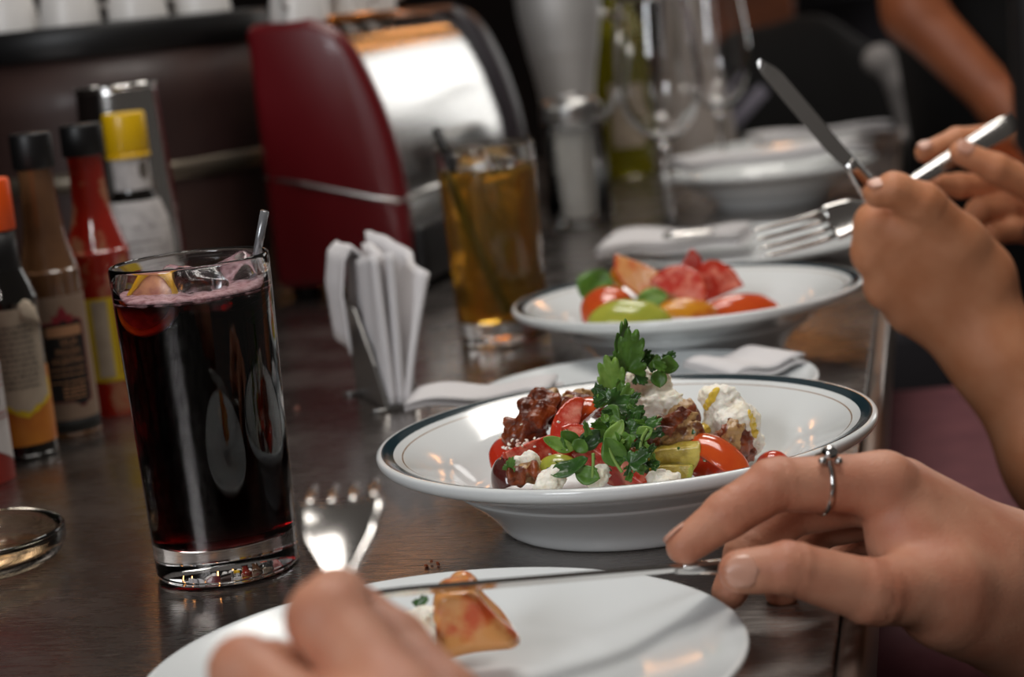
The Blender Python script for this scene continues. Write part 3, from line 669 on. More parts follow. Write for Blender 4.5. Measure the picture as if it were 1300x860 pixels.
# small moulded glass dish at the left edge
gd = on(-42, 722); 
dish = mk('glass_dish', lathe(smooth_prof([(0, .001), (.040, .001), (.049, .004), (.0525, .010), (.0530, .016), (.0515, .0185), (.049, .016), (.045, .010), (.036, .007), (0, .0065)], 4), 64), mat('amber_tinted_glass', (1, .86, .66, 1), .02, trans=1), None, loc=gd)
tag(dish, 'small clear glass dish cut by the left edge of the picture', 'dish')

# ------------------------------------------------------------------ salad pieces
def wedge(name, p0, p1, rad, skin, ang, ms, label, cat='tomato', bend=0, h=.0008, seed=1, group=None):
    p0 = np.array(p0); p1 = np.array(p1); mid = (p0 + p1) / 2; L = np.linalg.norm(p1 - p0) / 2
    sk = np.array(skin, float); X = (p1 - p0) / (2 * L); sk = sk - X * (sk @ X); sk /= np.linalg.norm(sk)
    Mx = frame(mid - sk * rad * .55, X, sk); a = math.radians(ang) / 2
    def ell(p):
        q = p.copy(); q[..., 2] = q[..., 2] + bend * (q[..., 0] / L) ** 2 * rad
        return ellipsoid(q, (0, 0, 0), (L * 1.02, rad, rad))
    def fn(p):
        y = p[..., 1]; z = p[..., 2]
        d = np.maximum(np.abs(y) * math.cos(a) - z * math.sin(a), ell(p))
        return d - .0006 + .0005 * wob(p, 330, seed)
    V, Fq = nets(fn, (-L * 1.1, -rad * 1.1, -rad * .35), (L * 1.1, rad * 1.1, rad * 1.15), h)
    V = relax(V, Fq, 1, .4)
    cen = V[Fq].mean(1).astype(np.float32); idx = (ell(cen) < -.0009).astype(int)
    o = mk(name, (V, Fq), None, None, mats=ms, midx=idx); o.matrix_world = Mx
    return tag(o, label, cat, group)
def lump(name, c, r, label, mats, seed, rough=.0026, freq=560, h=.0007, axis=(1, 0, 0), cat='walnut', pale=None, group=None):
    g = np.random.RandomState(seed); r = np.array(r); n = 6
    cs = g.uniform(-.55, .55, (n, 3)) * r; rs = g.uniform(.42, .62, n) * r.min() * 1.25
    def fn(p):
        d = None
        for q, s in zip(cs, rs):
            e = cone(p, q - [r[0] * .25 * g2, 0, 0], q + [r[0] * .25 * g2, 0, 0], s, s * .9) if (g2 := 1) else None
            d = e if d is None else smin(d, e, .003)
        return d + rough * wob(p, freq, seed) + rough * .5 * wob(p, freq * 2.2, seed + 50)
    V, Fq = nets(fn, -r * 1.7 - .003, r * 1.7 + .003, h)
    idx = None
    if pale is not None:
        cen = V[Fq].mean(1).astype(np.float32); idx = (wob(cen, 260, seed + 9) > pale).astype(int)
    o = mk(name, (V, Fq), mats[0], None, mats=mats, midx=idx)
    o.matrix_world = frame(c, axis, (0, -.2, 1)); return tag(o, label, cat, group)
up = np.array([0, -.35, 1]); fr = np.array([0, -1, .4])
TM = [M['tomato'], M['tomatoflesh']]
wedge('tomato_wedge', at(628, 582, .955), at(690, 556, .985), .017, (-.4, -.5, .8), 80, TM, 'small red tomato wedge at the left end of the salad')
wedge('tomato_wedge', at(640, 590, .930), at(725, 556, .945), .0125, (.1, .6, -.9), 70, TM, 'flat pink tomato slice under the crumbled cheese on the left', seed=3)
wedge('tomato_wedge', at(704, 590, .930), at(726, 508, .955), .0115, (-.7, .5, .2), 60, TM, 'upright red tomato wedge beside the dark candied walnuts', seed=4)
wedge('tomato_wedge', at(722, 548, .935), at(822, 618, .915), .0165, (.3, .8, -.4), 75, TM, 'large red tomato wedge under the herbs at the front of the bowl', seed=5)
wedge('tomato_wedge', at(722, 540, .955), at(762, 504, .965), .010, (-.3, -.5, .9), 80, [M['orangetom'], M['tomatoflesh']], 'narrow orange red tomato strip between walnuts and herbs', seed=6)
wedge('tomato_wedge', at(868, 550, .935), at(950, 602, .912), .0125, (.3, -.6, .9), 90, [M['orangetom'], M['tomatoflesh']], 'smooth orange red tomato wedge below the ricotta', seed=7)
wedge('tomato_wedge', at(880, 585, .945), at(915, 606, .935), .0085, (0, -1, .4), 95, TM, 'small red tomato piece under the orange wedge', seed=8)
wedge('tomato_wedge', at(622, 612, .925), at(668, 592, .925), .0135, (-.6, -.4, .6), 95, [M['purpletom'], M['purpletom']], 'dark purple tomato wedge at the left front of the salad', seed=9)
wedge('tomato_wedge', at(800, 588, .935), at(892, 576, .925), .0155, (0, .8, -.6), 100, [M['yellowtom'], M['yellowtom']], 'pale yellow tomato wedge in the middle front of the salad', seed=10)
wedge('tomato_wedge', at(808, 604, .925), at(880, 602, .918), .011, (0, .6, -.7), 90, [M['greentom'], M['yellowtom']], 'glossy olive coloured tomato slice under the yellow wedge', seed=11)
wedge('tomato_wedge', at(676, 602, .92), at(735, 588, .92), .0095, (0, -.6, .8), 80, [M['greentom'], M['greentom']], 'yellow green tomato sliver at the left front of the salad', seed=12)
wedge('tomato_wedge', at(962, 590, .950), at(1000, 579, .955), .0075, (.2, -.4, .9), 100, TM, 'little red tomato piece right of the ricotta', seed=13)
wedge('tomato_wedge', at(700, 575, .96), at(860, 570, .965), .020, (0, -.2, 1), 120, TM, 'red tomato wedge buried under the herbs in the centre', seed=14)
WN = [M['walnut'], M['walnutpale']]
lump('walnut', at(680, 536, .965), (.0145, .0105, .0095), 'dark candied walnut at the left of the salad', WN, 21, pale=.38, axis=(1, 0, .5))
lump('walnut', at(711, 518, .975), (.0105, .0085, .0110), 'tall dark candied walnut next to the tomato wedge', WN, 22, pale=.40, axis=(1, 0, .2))
lump('walnut', at(741, 515, .980), (.0110, .0080, .0075), 'brown and tan walnut half left of the herbs', WN, 23, pale=.05, axis=(1, 0, -.2))
lump('walnut', at(846, 552, .935), (.0150, .0085, .0085), 'tan and brown walnut half right of the herbs', WN, 24, pale=-.12, axis=(1, 0, .15))
lump('walnut', at(869, 524, .965), (.0060, .0060, .0070), 'small brown walnut piece between the two ricotta heaps', WN, 25, pale=.1)
lump('walnut', at(937, 566, .938), (.0100, .0080, .0100), 'sticky dark walnut piece in front of the large ricotta heap', WN, 26, pale=.2, axis=(1, 0, -.5))
lump('walnut', at(662, 605, .915), (.0085, .0070, .0060), 'dark walnut bit at the left front rim of the salad', WN, 27, pale=.25)
lump('walnut', at(790, 585, .930), (.0090, .0070, .0070), 'dark walnut bit under the herbs', WN, 28, pale=.35)

def cheese(name, c, blobs, label, seed, h=.0007, amp=.0012):
    c = np.array(c)
    def fn(p):
        d = None
        for q, r in blobs:
            e = np.sqrt(((p - np.array(q, np.float32)) ** 2).sum(-1)) - r
            d = e if d is None else smin(d, e, .0035)
        return d + amp * wob(p, 620, seed) + amp * .9 * wob(p, 1250, seed + 1, 7) + amp * .55 * wob(p, 2300, seed + 5, 7) + amp * 1.3 * wob(p, 250, seed + 2)
    Q = np.array([b[0] for b in blobs]); R = max(b[1] for b in blobs) + .004
    V, Fq = nets(fn, Q.min(0) - R, Q.max(0) + R, h)
    return tag(mk(name, (V, Fq), M['ricotta'], None, loc=c), label, 'cheese'), fn
def drizzle(parent, fn, c, paths, r=.0024):
    for path in paths:
        pts = []
        for (x, y) in path:
            dv = ray(x, y); dv = dv / np.linalg.norm(dv); t = (np.array(c) - CAM) @ dv - .05
            for _ in range(60):
                q = (CAM + dv * t - c).astype(np.float32); s = float(fn(q[None])[0])
                if s < .0002: break
                t += max(s * .6, .0003)
                if t > 1.3: break
            if s < .002: pts.append(CAM + dv * t - c)
        if len(pts) < 2: continue
        pts = np.array(pts, np.float32)
        def of(p):
            d = None
            for a, b in zip(pts, pts[1:]):
                e = cone(p, a, b, r, r * .85); d = e if d is None else np.minimum(d, e)
            return np.maximum(d + .0004 * wob(p, 700, 5), fn(p) - .0006)
        V, Fq = nets(of, pts.min(0) - r * 1.5, pts.max(0) + r * 1.5, .0006)
        if len(V) > 10: mk('oil_drizzle', (V, Fq), M['oil'], parent)
g = np.random.RandomState(4)
RC = at(921, 535, .972)
bl = [((g.normal() * .006 + .004, g.normal() * .006, -.012 + g.rand() * .006), .0085) for _ in range(9)] + [((g.normal() * .005 + .0005, g.normal() * .005, -.002 + g.rand() * .006), .0075) for _ in range(8)] + [((g.normal() * .0028 - .002, g.normal() * .003, .009 + g.rand() * .005), .0058) for _ in range(6)] + [((.011, 0, -.012), .006), ((-.013, -.003, -.006), .006)]
ro, rf = cheese('ricotta', RC, bl, 'large heap of white ricotta with yellow oil at the right of the salad', 3)
drizzle(ro, rf, RC, [[(918, 486), (908, 495), (903, 506), (897, 517)], [(922, 486), (938, 492), (947, 508), (953, 525), (959, 552)], [(890, 540), (898, 546)], [(886, 530), (880, 542)]])
RC = at(829, 508, .975)
bl = [((g.normal() * .005, g.normal() * .005, -.016 + g.rand() * .01), .0075) for _ in range(8)] + [((g.normal() * .0045 + .001, g.normal() * .004, -.004 + g.rand() * .008), .0072) for _ in range(7)] + [((g.normal() * .003 - .001, g.normal() * .003, .007 + g.rand() * .005), .0062) for _ in range(5)]
cheese('ricotta', RC, bl, 'pale ricotta heap behind the herbs in the middle of the salad', 13)
for px, py, Y, s, l, sd in [(672, 588, .920, .0045, 'small ricotta crumble on the left tomato slice', 31), (700, 610, .907, .0055, 'yellowish ricotta crumble at the left front of the bowl', 32), (758, 604, .905, .0042, 'ricotta crumble at the middle front of the bowl', 33), (842, 614, .908, .0055, 'ricotta crumble in front of the yellow tomato wedge', 34), (722, 528, .968, .0045, 'small ricotta lump on the tall dark walnut', 35)]:
    cheese('ricotta', at(px, py, Y), [((g.normal() * s * .7, g.normal() * s * .5, g.normal() * s * .35), s * .8) for _ in range(6)], l, sd)
# loose cheese crumbs
def bits(name, spots, size, m, label, cat, seed, flat=.6):
    g = random.Random(seed); parts = []
    for p in spots:
        s = size * g.uniform(.5, 1.2); n = 6
        A = Matrix.Translation(tuple(p)) @ Matrix.Rotation(g.uniform(0, 6), 4, (g.random(), g.random(), g.random()))
        v = [(0, 0, -s * flat), (0, 0, s * flat)] + [(s * g.uniform(.6, 1.1) * math.cos(k * 2 * PI / n), s * g.uniform(.6, 1.1) * math.sin(k * 2 * PI / n), s * g.uniform(-.3, .3)) for k in range(n)]
        f = [(0, 2 + (k + 1) % n, 2 + k) for k in range(n)] + [(1, 2 + k, 2 + (k + 1) % n) for k in range(n)]
        parts.append(xf((v, f), A))
    return tag(mk(name, join(*parts), m, None, smooth=False), label, cat, kind='stuff')
g = random.Random(3)
bits('cheese_crumbs', [at(g.gauss(672, 20), g.gauss(572, 15), .930 + g.random() * .02) for _ in range(45)], .0016, M['ricotta'], 'fine white cheese crumbs over the left tomato pieces', 'cheese')if False else bits('cheese_crumbs', [at(g.gauss(672, 20), g.gauss(572, 15), .928 + g.random() * .02) for _ in range(45)], .0016, M['ricotta'], 'fine white cheese crumbs over the left tomato pieces', 'cheese', 2)

# ------------------------------------------------------------------ herbs
def cilantro_leaf(L, Wd, seed, bend=.3, fold=.25, n=84, rings=6):
    g = random.Random(seed); A = math.radians(118); v = [(0, 0, 0)]; f = []
    ph = g.uniform(-.2, .2)
    for i in range(1, rings + 1):
        for j in range(n + 1):
            t = -1 + 2 * j / n; a = t * A
            lobe = .52 + .48 * abs(math.cos(1.5 * a + ph)) ** .4
            teeth = 1 - .20 * (1 - abs(math.cos(7.5 * a + seed)) ** .6) * (i / rings) ** 2
            r = i / rings * lobe * teeth * (1 - .42 * (abs(t)) ** 1.6)
            x = L * r * math.cos(a * .82); y = Wd * 1.0 * r * math.sin(a * .82)
            z = bend * L * (x / L) ** 2 + fold * abs(y) + .05 * L * math.sin(9 * t + seed) * r + .035 * L * math.sin(17 * x / L + 11 * y / L + seed) * r
            v.append((x, y, z))
    w = n + 1
    for j in range(n): f.append((0, 1 + j, 2 + j))
    for i in range(rings - 1):
        for j in range(n): f.append((1 + i * w + j, 1 + (i + 1) * w + j, 1 + (i + 1) * w + j + 1, 1 + i * w + j + 1))
    return v, f
def oval_leaf(L, Wd, seed, bend=.3, fold=.3, nu=12, nv=6):
    v = []; f = []
    for i in range(nu + 1):
        t = i / nu; w = Wd * (math.sin(PI * min(1, t ** .85)) ** .75 + (.02 if t < 1 else 0))
        for j in range(nv + 1):
            s = -1 + 2 * j / nv
            v.append((L * t, w * s, bend * L * t * t + fold * w * abs(s) + .03 * L * math.sin(7 * t + seed) + .04 * L * math.sin(9 * t + 5 * s + seed) * abs(s)))
    k = nv + 1
    for i in range(nu):
        for j in range(nv): f.append((i * k + j, (i + 1) * k + j, (i + 1) * k + j + 1, i * k + j + 1))
    return v, f
def put_leaf(parent, kind, base, tip, nrm, width, seed, m, bend=.2, fold=.3):
    base = np.array(base); tip = np.array(tip); L = np.linalg.norm(tip - base)
    vf = (cilantro_leaf if kind == 'c' else oval_leaf)(L, width, seed, bend, fold)
    o = mk('leaf', xf(vf, frame(base, tip - base, nrm)), m, parent)
    s = o.modifiers.new('thickness', 'SOLIDIFY'); s.thickness = .00035; return o
CAMN = np.array([-.05, -1, .3])
def sprig(label, leaves, stems=()):
    e = empty('herb_sprig', (0, 0, 0)); tag(e, label, 'herb')
    for k, L in enumerate(leaves):
        kind, b, t, Y, w, m = L[:6]; dY = L[6] if len(L) > 6 else 0; nr = L[7] if len(L) > 7 else CAMN
        put_leaf(e, kind, at(b[0], b[1], Y), at(t[0], t[1], Y + dY), nr, w, k + len(label), M[m], bend=L[8] if len(L) > 8 else .15)
    for path in stems: mk('stem', tube(smooth_prof([tuple(at(x, y, Y)) for x, y, Y in path], 4), .0008, 8), M['stem'], e)
    return e
sprig('tall upright cilantro sprig at the top of the salad', [('c', (790, 470), (786, 404), .955, .0125, 'leaf', .004, (.9, -1, .1)), ('c', (796, 472), (803, 414), .952, .0150, 'leaf', 0), ('c', (782, 510), (770, 450), .948, .0150, 'leaflight', .003)],
      [[(780, 560, .957), (785, 512, .955), (795, 465, .955)], [(782, 545, .956), (783, 505, .951)]])
sprig('dark chopped herb tuft on top of the pale ricotta heap', [('c', (812, 462), (826, 444), .962, .006, 'leafdark'), ('c', (822, 466), (838, 452), .960, .006, 'leafdark'), ('o', (836, 462), (860, 466), .962, .0045, 'leaf', .002), ('c', (845, 458), (858, 447), .965, .005, 'leafdark'),
      ('c', (815, 474), (800, 462), .958, .006, 'leafdark'), ('o', (835, 470), (838, 492), .957, .004, 'leaf'), ('c', (806, 478), (822, 486), .956, .006, 'leafdark'), ('c', (828, 458), (845, 470), .956, .006, 'leaf')])
sprig('large wet dark green leaf at the middle of the herbs', [('c', (772, 515), (812, 512), .918, .0120, 'leafdark', .0, (-.1, -.9, .6), -.1), ('c', (768, 512), (756, 488), .944, .0085, 'leafdark'), ('o', (765, 520), (788, 535), .912, .0050, 'leaf', -.004)])
sprig('green cilantro leaves spreading right over the walnut', [('c', (800, 548), (842, 536), .906, .0095, 'leafdark', .0, (-.1, -.8, .8)), ('c', (795, 545), (818, 520), .938, .0090, 'leafdark'), ('o', (808, 556), (828, 544), .903, .0035, 'leaflight')],
      [[(812, 590, .897), (814, 560, .900), (822, 545, .902)]])
sprig('light green leaves in the centre of the herb heap', [('o', (770, 572), (790, 534), .902, .0042, 'leaflight', .004), ('o', (775, 560), (760, 530), .930, .0050, 'leaf'), ('c', (780, 548), (765, 525), .934, .0085, 'leaf')])
sprig('round leaf with long stalk hanging toward the front rim', [('o', (788, 592), (768, 556), .896, .0058, 'leaf', .002), ('c', (800, 590), (826, 572), .894, .0085, 'leafdark', 0, (0, -.9, .7)), ('c', (808, 585), (822, 604), .915, .0065, 'leafdark')],
      [[(768, 558, .898), (780, 585, .895), (790, 600, .893)]])
sprig('small basil leaf pair on the upright tomato wedge', [('o', (733, 568), (712, 548), .920, .0042, 'leaf', .0, (-.2, -.9, .5)), ('o', (728, 572), (690, 557), .918, .0034, 'leaflight', .002), ('o', (736, 570), (762, 548), .920, .0046, 'leafdark', .002), ('o', (732, 574), (742, 558), .916, .0042, 'leaf')])
sprig('dark pointed leaf lying at the left front rim', [('o', (700, 604), (748, 588), .902, .0048, 'leafdark', .0, (-.2, -.7, .9)), ('o', (730, 600), (762, 608), .900, .0045, 'leaf', -.002), ('c', (645, 598), (652, 580), .912, .0048, 'leaf')],
      [[(752, 610, .898), (753, 590, .898), (753, 576, .900)]])
sprig('green leaves behind the pale ricotta', [('o', (842, 520), (854, 503), .985, .005, 'leaf'), ('c', (770, 540), (748, 560), .935, .008, 'leafdark'), ('c', (785, 560), (805, 580), .926, .0085, 'leafdark'), ('c', (770, 555), (785, 580), .928, .0085, 'leafdark'), ('c', (800, 560), (783, 545), .934, .010, 'leafdark')])
def herb_mass(label, spots, seed):
    g = random.Random(seed); L = []
    for x, y, Y, s, m in spots:
        a = g.uniform(0, 2 * PI); dx, dy = s * math.cos(a), s * math.sin(a) * .8
        L.append((g.choice('cccco'), (x - dx * .5, y - dy * .5), (x + dx * .5, y + dy * .5), Y, s / 2507 * Y * g.uniform(.32, .45), m, g.uniform(-.004, .004), (g.uniform(-.7, .7), -1, g.uniform(.1, 1.0)), g.uniform(-.3, .3)))
    return sprig(label, L)
herb_mass('dense dark cilantro leaves heaped at the centre of the salad', [(775, 532, .915, 30, 'leafdark'), (800, 528, .912, 34, 'leafdark'), (785, 548, .908, 32, 'leaf'), (812, 545, .906, 30, 'leafdark'), (770, 556, .905, 28, 'leafdark'), (795, 565, .902, 34, 'leaf'), (815, 570, .900, 28, 'leafdark'), (760, 540, .912, 26, 'leaf'), (780, 515, .925, 36, 'leafdark'), (802, 508, .930, 30, 'leafdark'), (765, 500, .935, 30, 'leafdark'), (785, 495, .94, 30, 'leaf')] + [(760 + 75 * ((k * 37) % 29) / 29, 505 + 95 * ((k * 17) % 31) / 31, .912 - .016 * ((k * 17) % 31) / 31, 15 + (k * 7) % 9, ('leafdark', 'leaf', 'leafdark', 'leaflight')[k % 4]) for k in range(26)], 4)
herb_mass('loose green leaf scraps falling toward the front rim', [(790, 582, .897, 26, 'leafdark'), (808, 592, .895, 26, 'leaf'), (776, 575, .900, 22, 'leaflight'), (825, 590, .898, 22, 'leafdark'), (800, 604, .893, 18, 'leaf'), (745, 545, .912, 20, 'leaf'), (830, 552, .912, 24, 'leafdark'), (752, 600, .897, 16, 'leaf')], 9)
g = random.Random(12)
bits('chopped_herbs', [at(g.uniform(690, 900), g.uniform(545, 606), .905 + g.random() * .02) for _ in range(26)], .0013, M['leafdark'], 'finely chopped green herb flecks scattered over the salad', 'herbs', 5, .25)

# second bowl
def w2(p0, p1, Y0, Y1, rad, skin, ang, ms, label, seed): return wedge('tomato_slice', at(*p0, Y0), at(*p1, Y1), rad, skin, ang, ms, label, seed=seed, h=.0011)
w2((740, 392), (800, 372), 1.37, 1.39, .021, (-.5, -.4, .8), 85, [M['orangetom'], M['tomatoflesh']], 'orange red tomato wedge at the left of the back bowl', 41)
w2((780, 340), (878, 382), 1.40, 1.37, .021, (-.2, .5, -1), 75, [M['tomato'], M['pinktom']], 'long red tomato slice on top of the back bowl heap', 42)
w2((838, 350), (900, 382), 1.385, 1.365, .022, (.3, .8, .35), 85, TM, 'red tomato wedge in the middle of the back bowl', 43)
w2((858, 372), (888, 322), 1.41, 1.41, .017, (.8, .4, .2), 60, [M['tomato'], M['tomato']], 'dark red tomato tip pointing up in the back bowl', 44)
w2((880, 372), (930, 350), 1.40, 1.41, .025, (.4, .8, .5), 85, TM, 'pinkish tomato wedge at the right of the back bowl heap', 45)
w2((895, 392), (990, 384), 1.37, 1.39, .014, (.1, -.5, .9), 110, [M['orangetom'], M['tomatoflesh']], 'flat dark orange tomato slice at the right of the back bowl', 46)
w2((748, 402), (852, 400), 1.33, 1.33, .017, (0, -.7, .8), 115, [M['greentom'], M['greentom']], 'pale green tomato wedge at the front of the back bowl', 47)
w2((832, 394), (912, 390), 1.34, 1.35, .012, (0, -.5, .9), 110, [M['peach'], M['peach']], 'yellow orange slice beside the pale green wedge', 48)
w2((776, 362), (800, 345), 1.42, 1.42, .014, (-.3, -.5, .8), 100, [M['peach'], M['peach']], 'small yellow piece behind the orange wedge in the back bowl', 49)
w2((800, 392), (900, 380), 1.39, 1.41, .020, (0, -.2, 1), 130, TM, 'red tomato piece underneath the back bowl heap', 50)
e = sprig('broad basil leaf at the left edge of the back bowl', [('o', (745, 385), (768, 345), 1.40, .014, 'leaf', .01)]) 
sprig('bright green leaf between the slices in the back bowl', [('o', (808, 382), (848, 376), 1.355, .007, 'leaflight', .0)])

# bite of tomato on the near plate
bc = at(590, 782, .728)
def bite(p):
    q = p + .0022 * np.stack([wob(p, 260, 71), wob(p, 260, 72), wob(p, 260, 73)], -1)
    x, y, z = q[..., 0], q[..., 1], q[..., 2]; w = .0065 + .0095 * np.clip((.0135 - z) / .022, 0, 1)
    a = np.stack([np.abs(x + .25 * z) - w, np.abs(y) - .011, np.abs(z) - .0135], -1) + .004
    return np.sqrt((np.maximum(a, 0) ** 2).sum(-1)) + np.minimum(a.max(-1), 0) - .004
V, Fq = nets(bite, (-.022,) * 3, (.022,) * 3, .0009)
tag(mk('tomato_bite', (V, Fq), M['pinktom'], None, loc=bc), 'orange bite of tomato on the near white plate', 'tomato')
wedge('tomato_bite', at(566, 748, .752), at(606, 738, .752), .009, (0, -.2, 1), 130, [M['pinktom'], M['pinktom']], 'small tomato scrap behind the knife on the near plate', seed=61)
cheese('ricotta', at(528, 792, .722), [((random.gauss(0, .005), random.gauss(0, .004), random.gauss(0, .0015)), .0045) for _ in range(7)], 'dab of ricotta beside the tomato bite on the near plate', 62)
sprig('scrap of dark herb on the near plate', [('c', (528, 772), (545, 760), .735, .005, 'leafdark', 0, (0, -.6, .9))])
bits('counter_crumbs', [on(548, 713, .0012), on(556, 716, .001), on(541, 718, .001), on(375, 520, .0015), on(378, 518, .001)], .0016, M['walnut'], 'few brown crumbs on the steel counter near the bowl', 'crumbs', 9)
# ------------------------------------------------------------------ cutlery
def fork(label, tail, neck, tip, upv, W=.025, cat='fork', hump=-.006, frac=.52):
    tail, neck, tip = map(np.array, (tail, neck, tip)); e = empty('table_fork', tail); tag(e, label, cat)
    L = np.linalg.norm(tip - neck); Mx = frame(neck - tail, tip - neck, upv)
    hp = []; 
    for t in np.linspace(0, 1, 14):
        q = (1 - t) * tail + t * neck; hp.append(q - tail)
    wd = [.0095 * (1 - t) + .0032 * t if t > .12 else .0070 + .02 * t for t in np.linspace(0, 1, 14)]
    mk('handle', tube(hp, wd, 14, flat=.30, upv=upv), M['cutlery'], e)
    cz = lambda x: hump * math.sin(PI * min(x / L, 1)) + .002 * (x / L) ** 2
    def head(u, v):
        x = u * L * frac; w = np.interp(u, [0, .15, .45, .8, 1], [.0028, .0045, .0105, .0125, .0125]) * W / .025
        s = -1 + 2 * v; return (x - .003, w * s, cz(x) + .0018 * s * s * min(1, u * 2))
    hd_ = mk('head', xf(sheet(head, 16, 10, .0018), Mx), M['cutlery'], e)
    for k in range(4):
        yc = (-.75 + .5 * k) * .0125 * W / .025
        pth = [(x, yc * (1 + .05 * (x / L - .5)), cz(x) + .0010 * (abs(yc) / .0125)) for x in np.linspace(L * (frac - .02) - .003, L, 8)]
        mk('tine', xf(tube(pth, [.0019, .0019, .0019, .0018, .0017, .0016, .0014, .0008], 8, flat=.6), Mx), M['cutlery'], hd_)
    return e
def knife(label, tip, bolster, tail, edge, W=.0105):
    tip, bolster, tail = map(np.array, (tip, bolster, tail)); e = empty('table_knife', bolster); tag(e, label, 'knife')
    L = np.linalg.norm(tip - bolster); Mx = frame((0, 0, 0), tip - bolster, edge)     # local z = toward the cutting edge
    n = 20; v = []; f = []
    for i in range(n + 1):
        t = i / n; x = t * L
        top = -.35 * W + (.55 * W * max(0, t - .80) / .2 * max(0, t - .80) / .2); bot = .65 * W * (1 - max(0, t - .86) / .14 * .35 * max(0, t - .86) / .14) * (.75 + .25 * min(1, t * 6))
        if t == 1: top = .1 * W; bot = .32 * W
        v += [(x, -.0009, top), (x, .0009, top), (x, .00012, bot), (x, -.00012, bot)]
    for i in range(n):
        for k in range(4): f.append((i * 4 + k, i * 4 + (k + 1) % 4, i * 4 + 4 + (k + 1) % 4, i * 4 + 4 + k))
    f += [(3, 2, 1, 0), (n * 4, n * 4 + 1, n * 4 + 2, n * 4 + 3)]
    mk('blade', xf((v, f), Mx), M['cutlery'], e, smooth=False)
    hp = [(1 - t) * (tail - bolster) + t * np.zeros(3) for t in np.linspace(0, 1, 12)]
    mk('handle', tube(hp, [.0055, .0075, .0085, .0085, .0082, .0078, .0074, .0070, .0066, .0060, .0052, .0042], 14, flat=.45, upv=np.cross(tip - bolster, edge)), M['cutlery'], e)
    return e

# ------------------------------------------------------------------ people
def hand_sdf(fingers, palm, arm, web=(), k_palm=.017, k_fin=.007, crease=0):
    def chain(p, ch):
        d = None
        for (a, ra), (b, rb) in zip(ch, ch[1:]):
            e = cone(p, a, b, ra, rb); d = e if d is None else smin(d, e, .0022)
        for a, ra in ch[1:-1]:                                    # knuckle pads
            d = smin(d, np.sqrt(((p - np.array(a, np.float32)) ** 2).sum(-1)) - ra * 1.045, .002)
        if crease:
            for i in range(1, len(ch) - 1):
                a = np.array(ch[i][0], np.float32); t = np.array(ch[i + 1][0] - ch[i - 1][0], np.float32); t /= np.linalg.norm(t); s = (p - a) @ t
                w = np.exp(-(np.sqrt(((p - a) ** 2).sum(-1)) / (ch[i][1] * 1.25)) ** 4)
                for o, k in ((-.0030, .5), (-.0012, 1), (.0009, .9), (.0028, .55)): d = d + crease * k * w * np.exp(-((s - o + .0005 * np.sin(p[..., 2] * 900 + o * 3000)) / .0009) ** 2)
        return d
    def fn(p):
        q = p.reshape(-1, 3); body = None
        for a, b, ra, rb in palm:
            e = cone(q, a, b, ra, rb); body = e if body is None else smin(body, e, k_palm)
        for a, b, ra, rb in arm: body = smin(body, cone(q, a, b, ra, rb), .020)
        out = body
        for ch in fingers:
            d = smin(body, chain(q, ch), k_fin); out = smin(out, d, .0012)
        return out.reshape(p.shape[:-1])
    return fn
def build_arm(fingers, palm, arm, h, pad=.035, crease=0):
    A = np.array([a for ch in fingers for a, _ in ch] + [x for q in palm + arm for x in q[:2]])
    V, Fq = nets(hand_sdf(fingers, palm, arm, crease=crease), A.min(0) - pad, A.max(0) + pad, h)
    return relax(V, Fq, 2 if crease else 3, .4), Fq
def finger(js, rs): return [(at(*j), r) for j, r in zip(js, rs)]
def nail(parent, tip, dip, nrm, r, label=None, L=.0105, m='nail'):
    tip = np.array(tip); d = tip - np.array(dip); d /= np.linalg.norm(d)
    Mx = frame(tip + d * r * .15, d, nrm)
    def pos(u, v):
        x = (u - .62) * L; s = (-1 + 2 * v) * .92; w = r * .74 * max(.05, 1 - abs(2 * u - 1) ** 3.2) ** .5
        a = s * 1.0; return (x, w * math.sin(a) / math.sin(1.0), r * 1.02 * math.cos(a * .72) + .0004 - (.12 * r * (u) ** 3))
    o = mk('fingernail', xf(sheet(pos, 10, 10, .0006), Mx), M[m], parent); return o
def person(label, m, meshes, h=None):
    vs, fs = join(*meshes)
    o = mk('person', (vs, fs), m); return tag(o, label, 'person')

# nearest diner: right hand with ring and knife, left hand with fork
R_f = [finger([(1122, 614, .775), (984, 616, .765), (926, 652, .758), (869, 694, .752)], [.0125, .0108, .0096, .0074]),
       finger([(1140, 622, .795), (1004, 650, .792), (950, 702, .784), (926, 752, .776)], [.0125, .0105, .0094, .0074]),
       finger([(1155, 640, .815), (1040, 668, .818), (995, 712, .812), (992, 752, .804)], [.0120, .0100, .0090, .0072]),
       finger([(1170, 665, .832), (1082, 688, .838), (1048, 722, .832), (1050, 752, .824)], [.0110, .0088, .0080, .0066]),
       finger([(1200, 745, .755), (1108, 752, .738), (1004, 722, .732), (940, 726, .733)], [.0170, .0128, .0103, .0086])]
wr = at(1300, 765, .800)
R_p = [(at(1122, 616, .775), at(1275, 728, .795), .0118, .021), (at(1140, 626, .795), at(1280, 740, .805), .0120, .022), (at(1155, 645, .815), at(1285, 755, .815), .0115, .022),
       (at(1170, 670, .832), at(1290, 770, .820), .0105, .021), (at(1195, 748, .756), at(1290, 765, .795), .0170, .022), (at(1150, 690, .770), at(1230, 735, .780), .014, .020), (at(1205, 766, .762), at(1330, 796, .800), .0165, .0235)]
R_a = [(at(1285, 752, .803), at(1400, 812, .815), .0255, .0275), (at(1400, 812, .815), at(1640, 900, .840), .0275, .036), (at(1640, 900, .840), at(1800, 880, .86), .036, .043)]
mR = build_arm(R_f, R_p, R_a, .0010, crease=.0013)
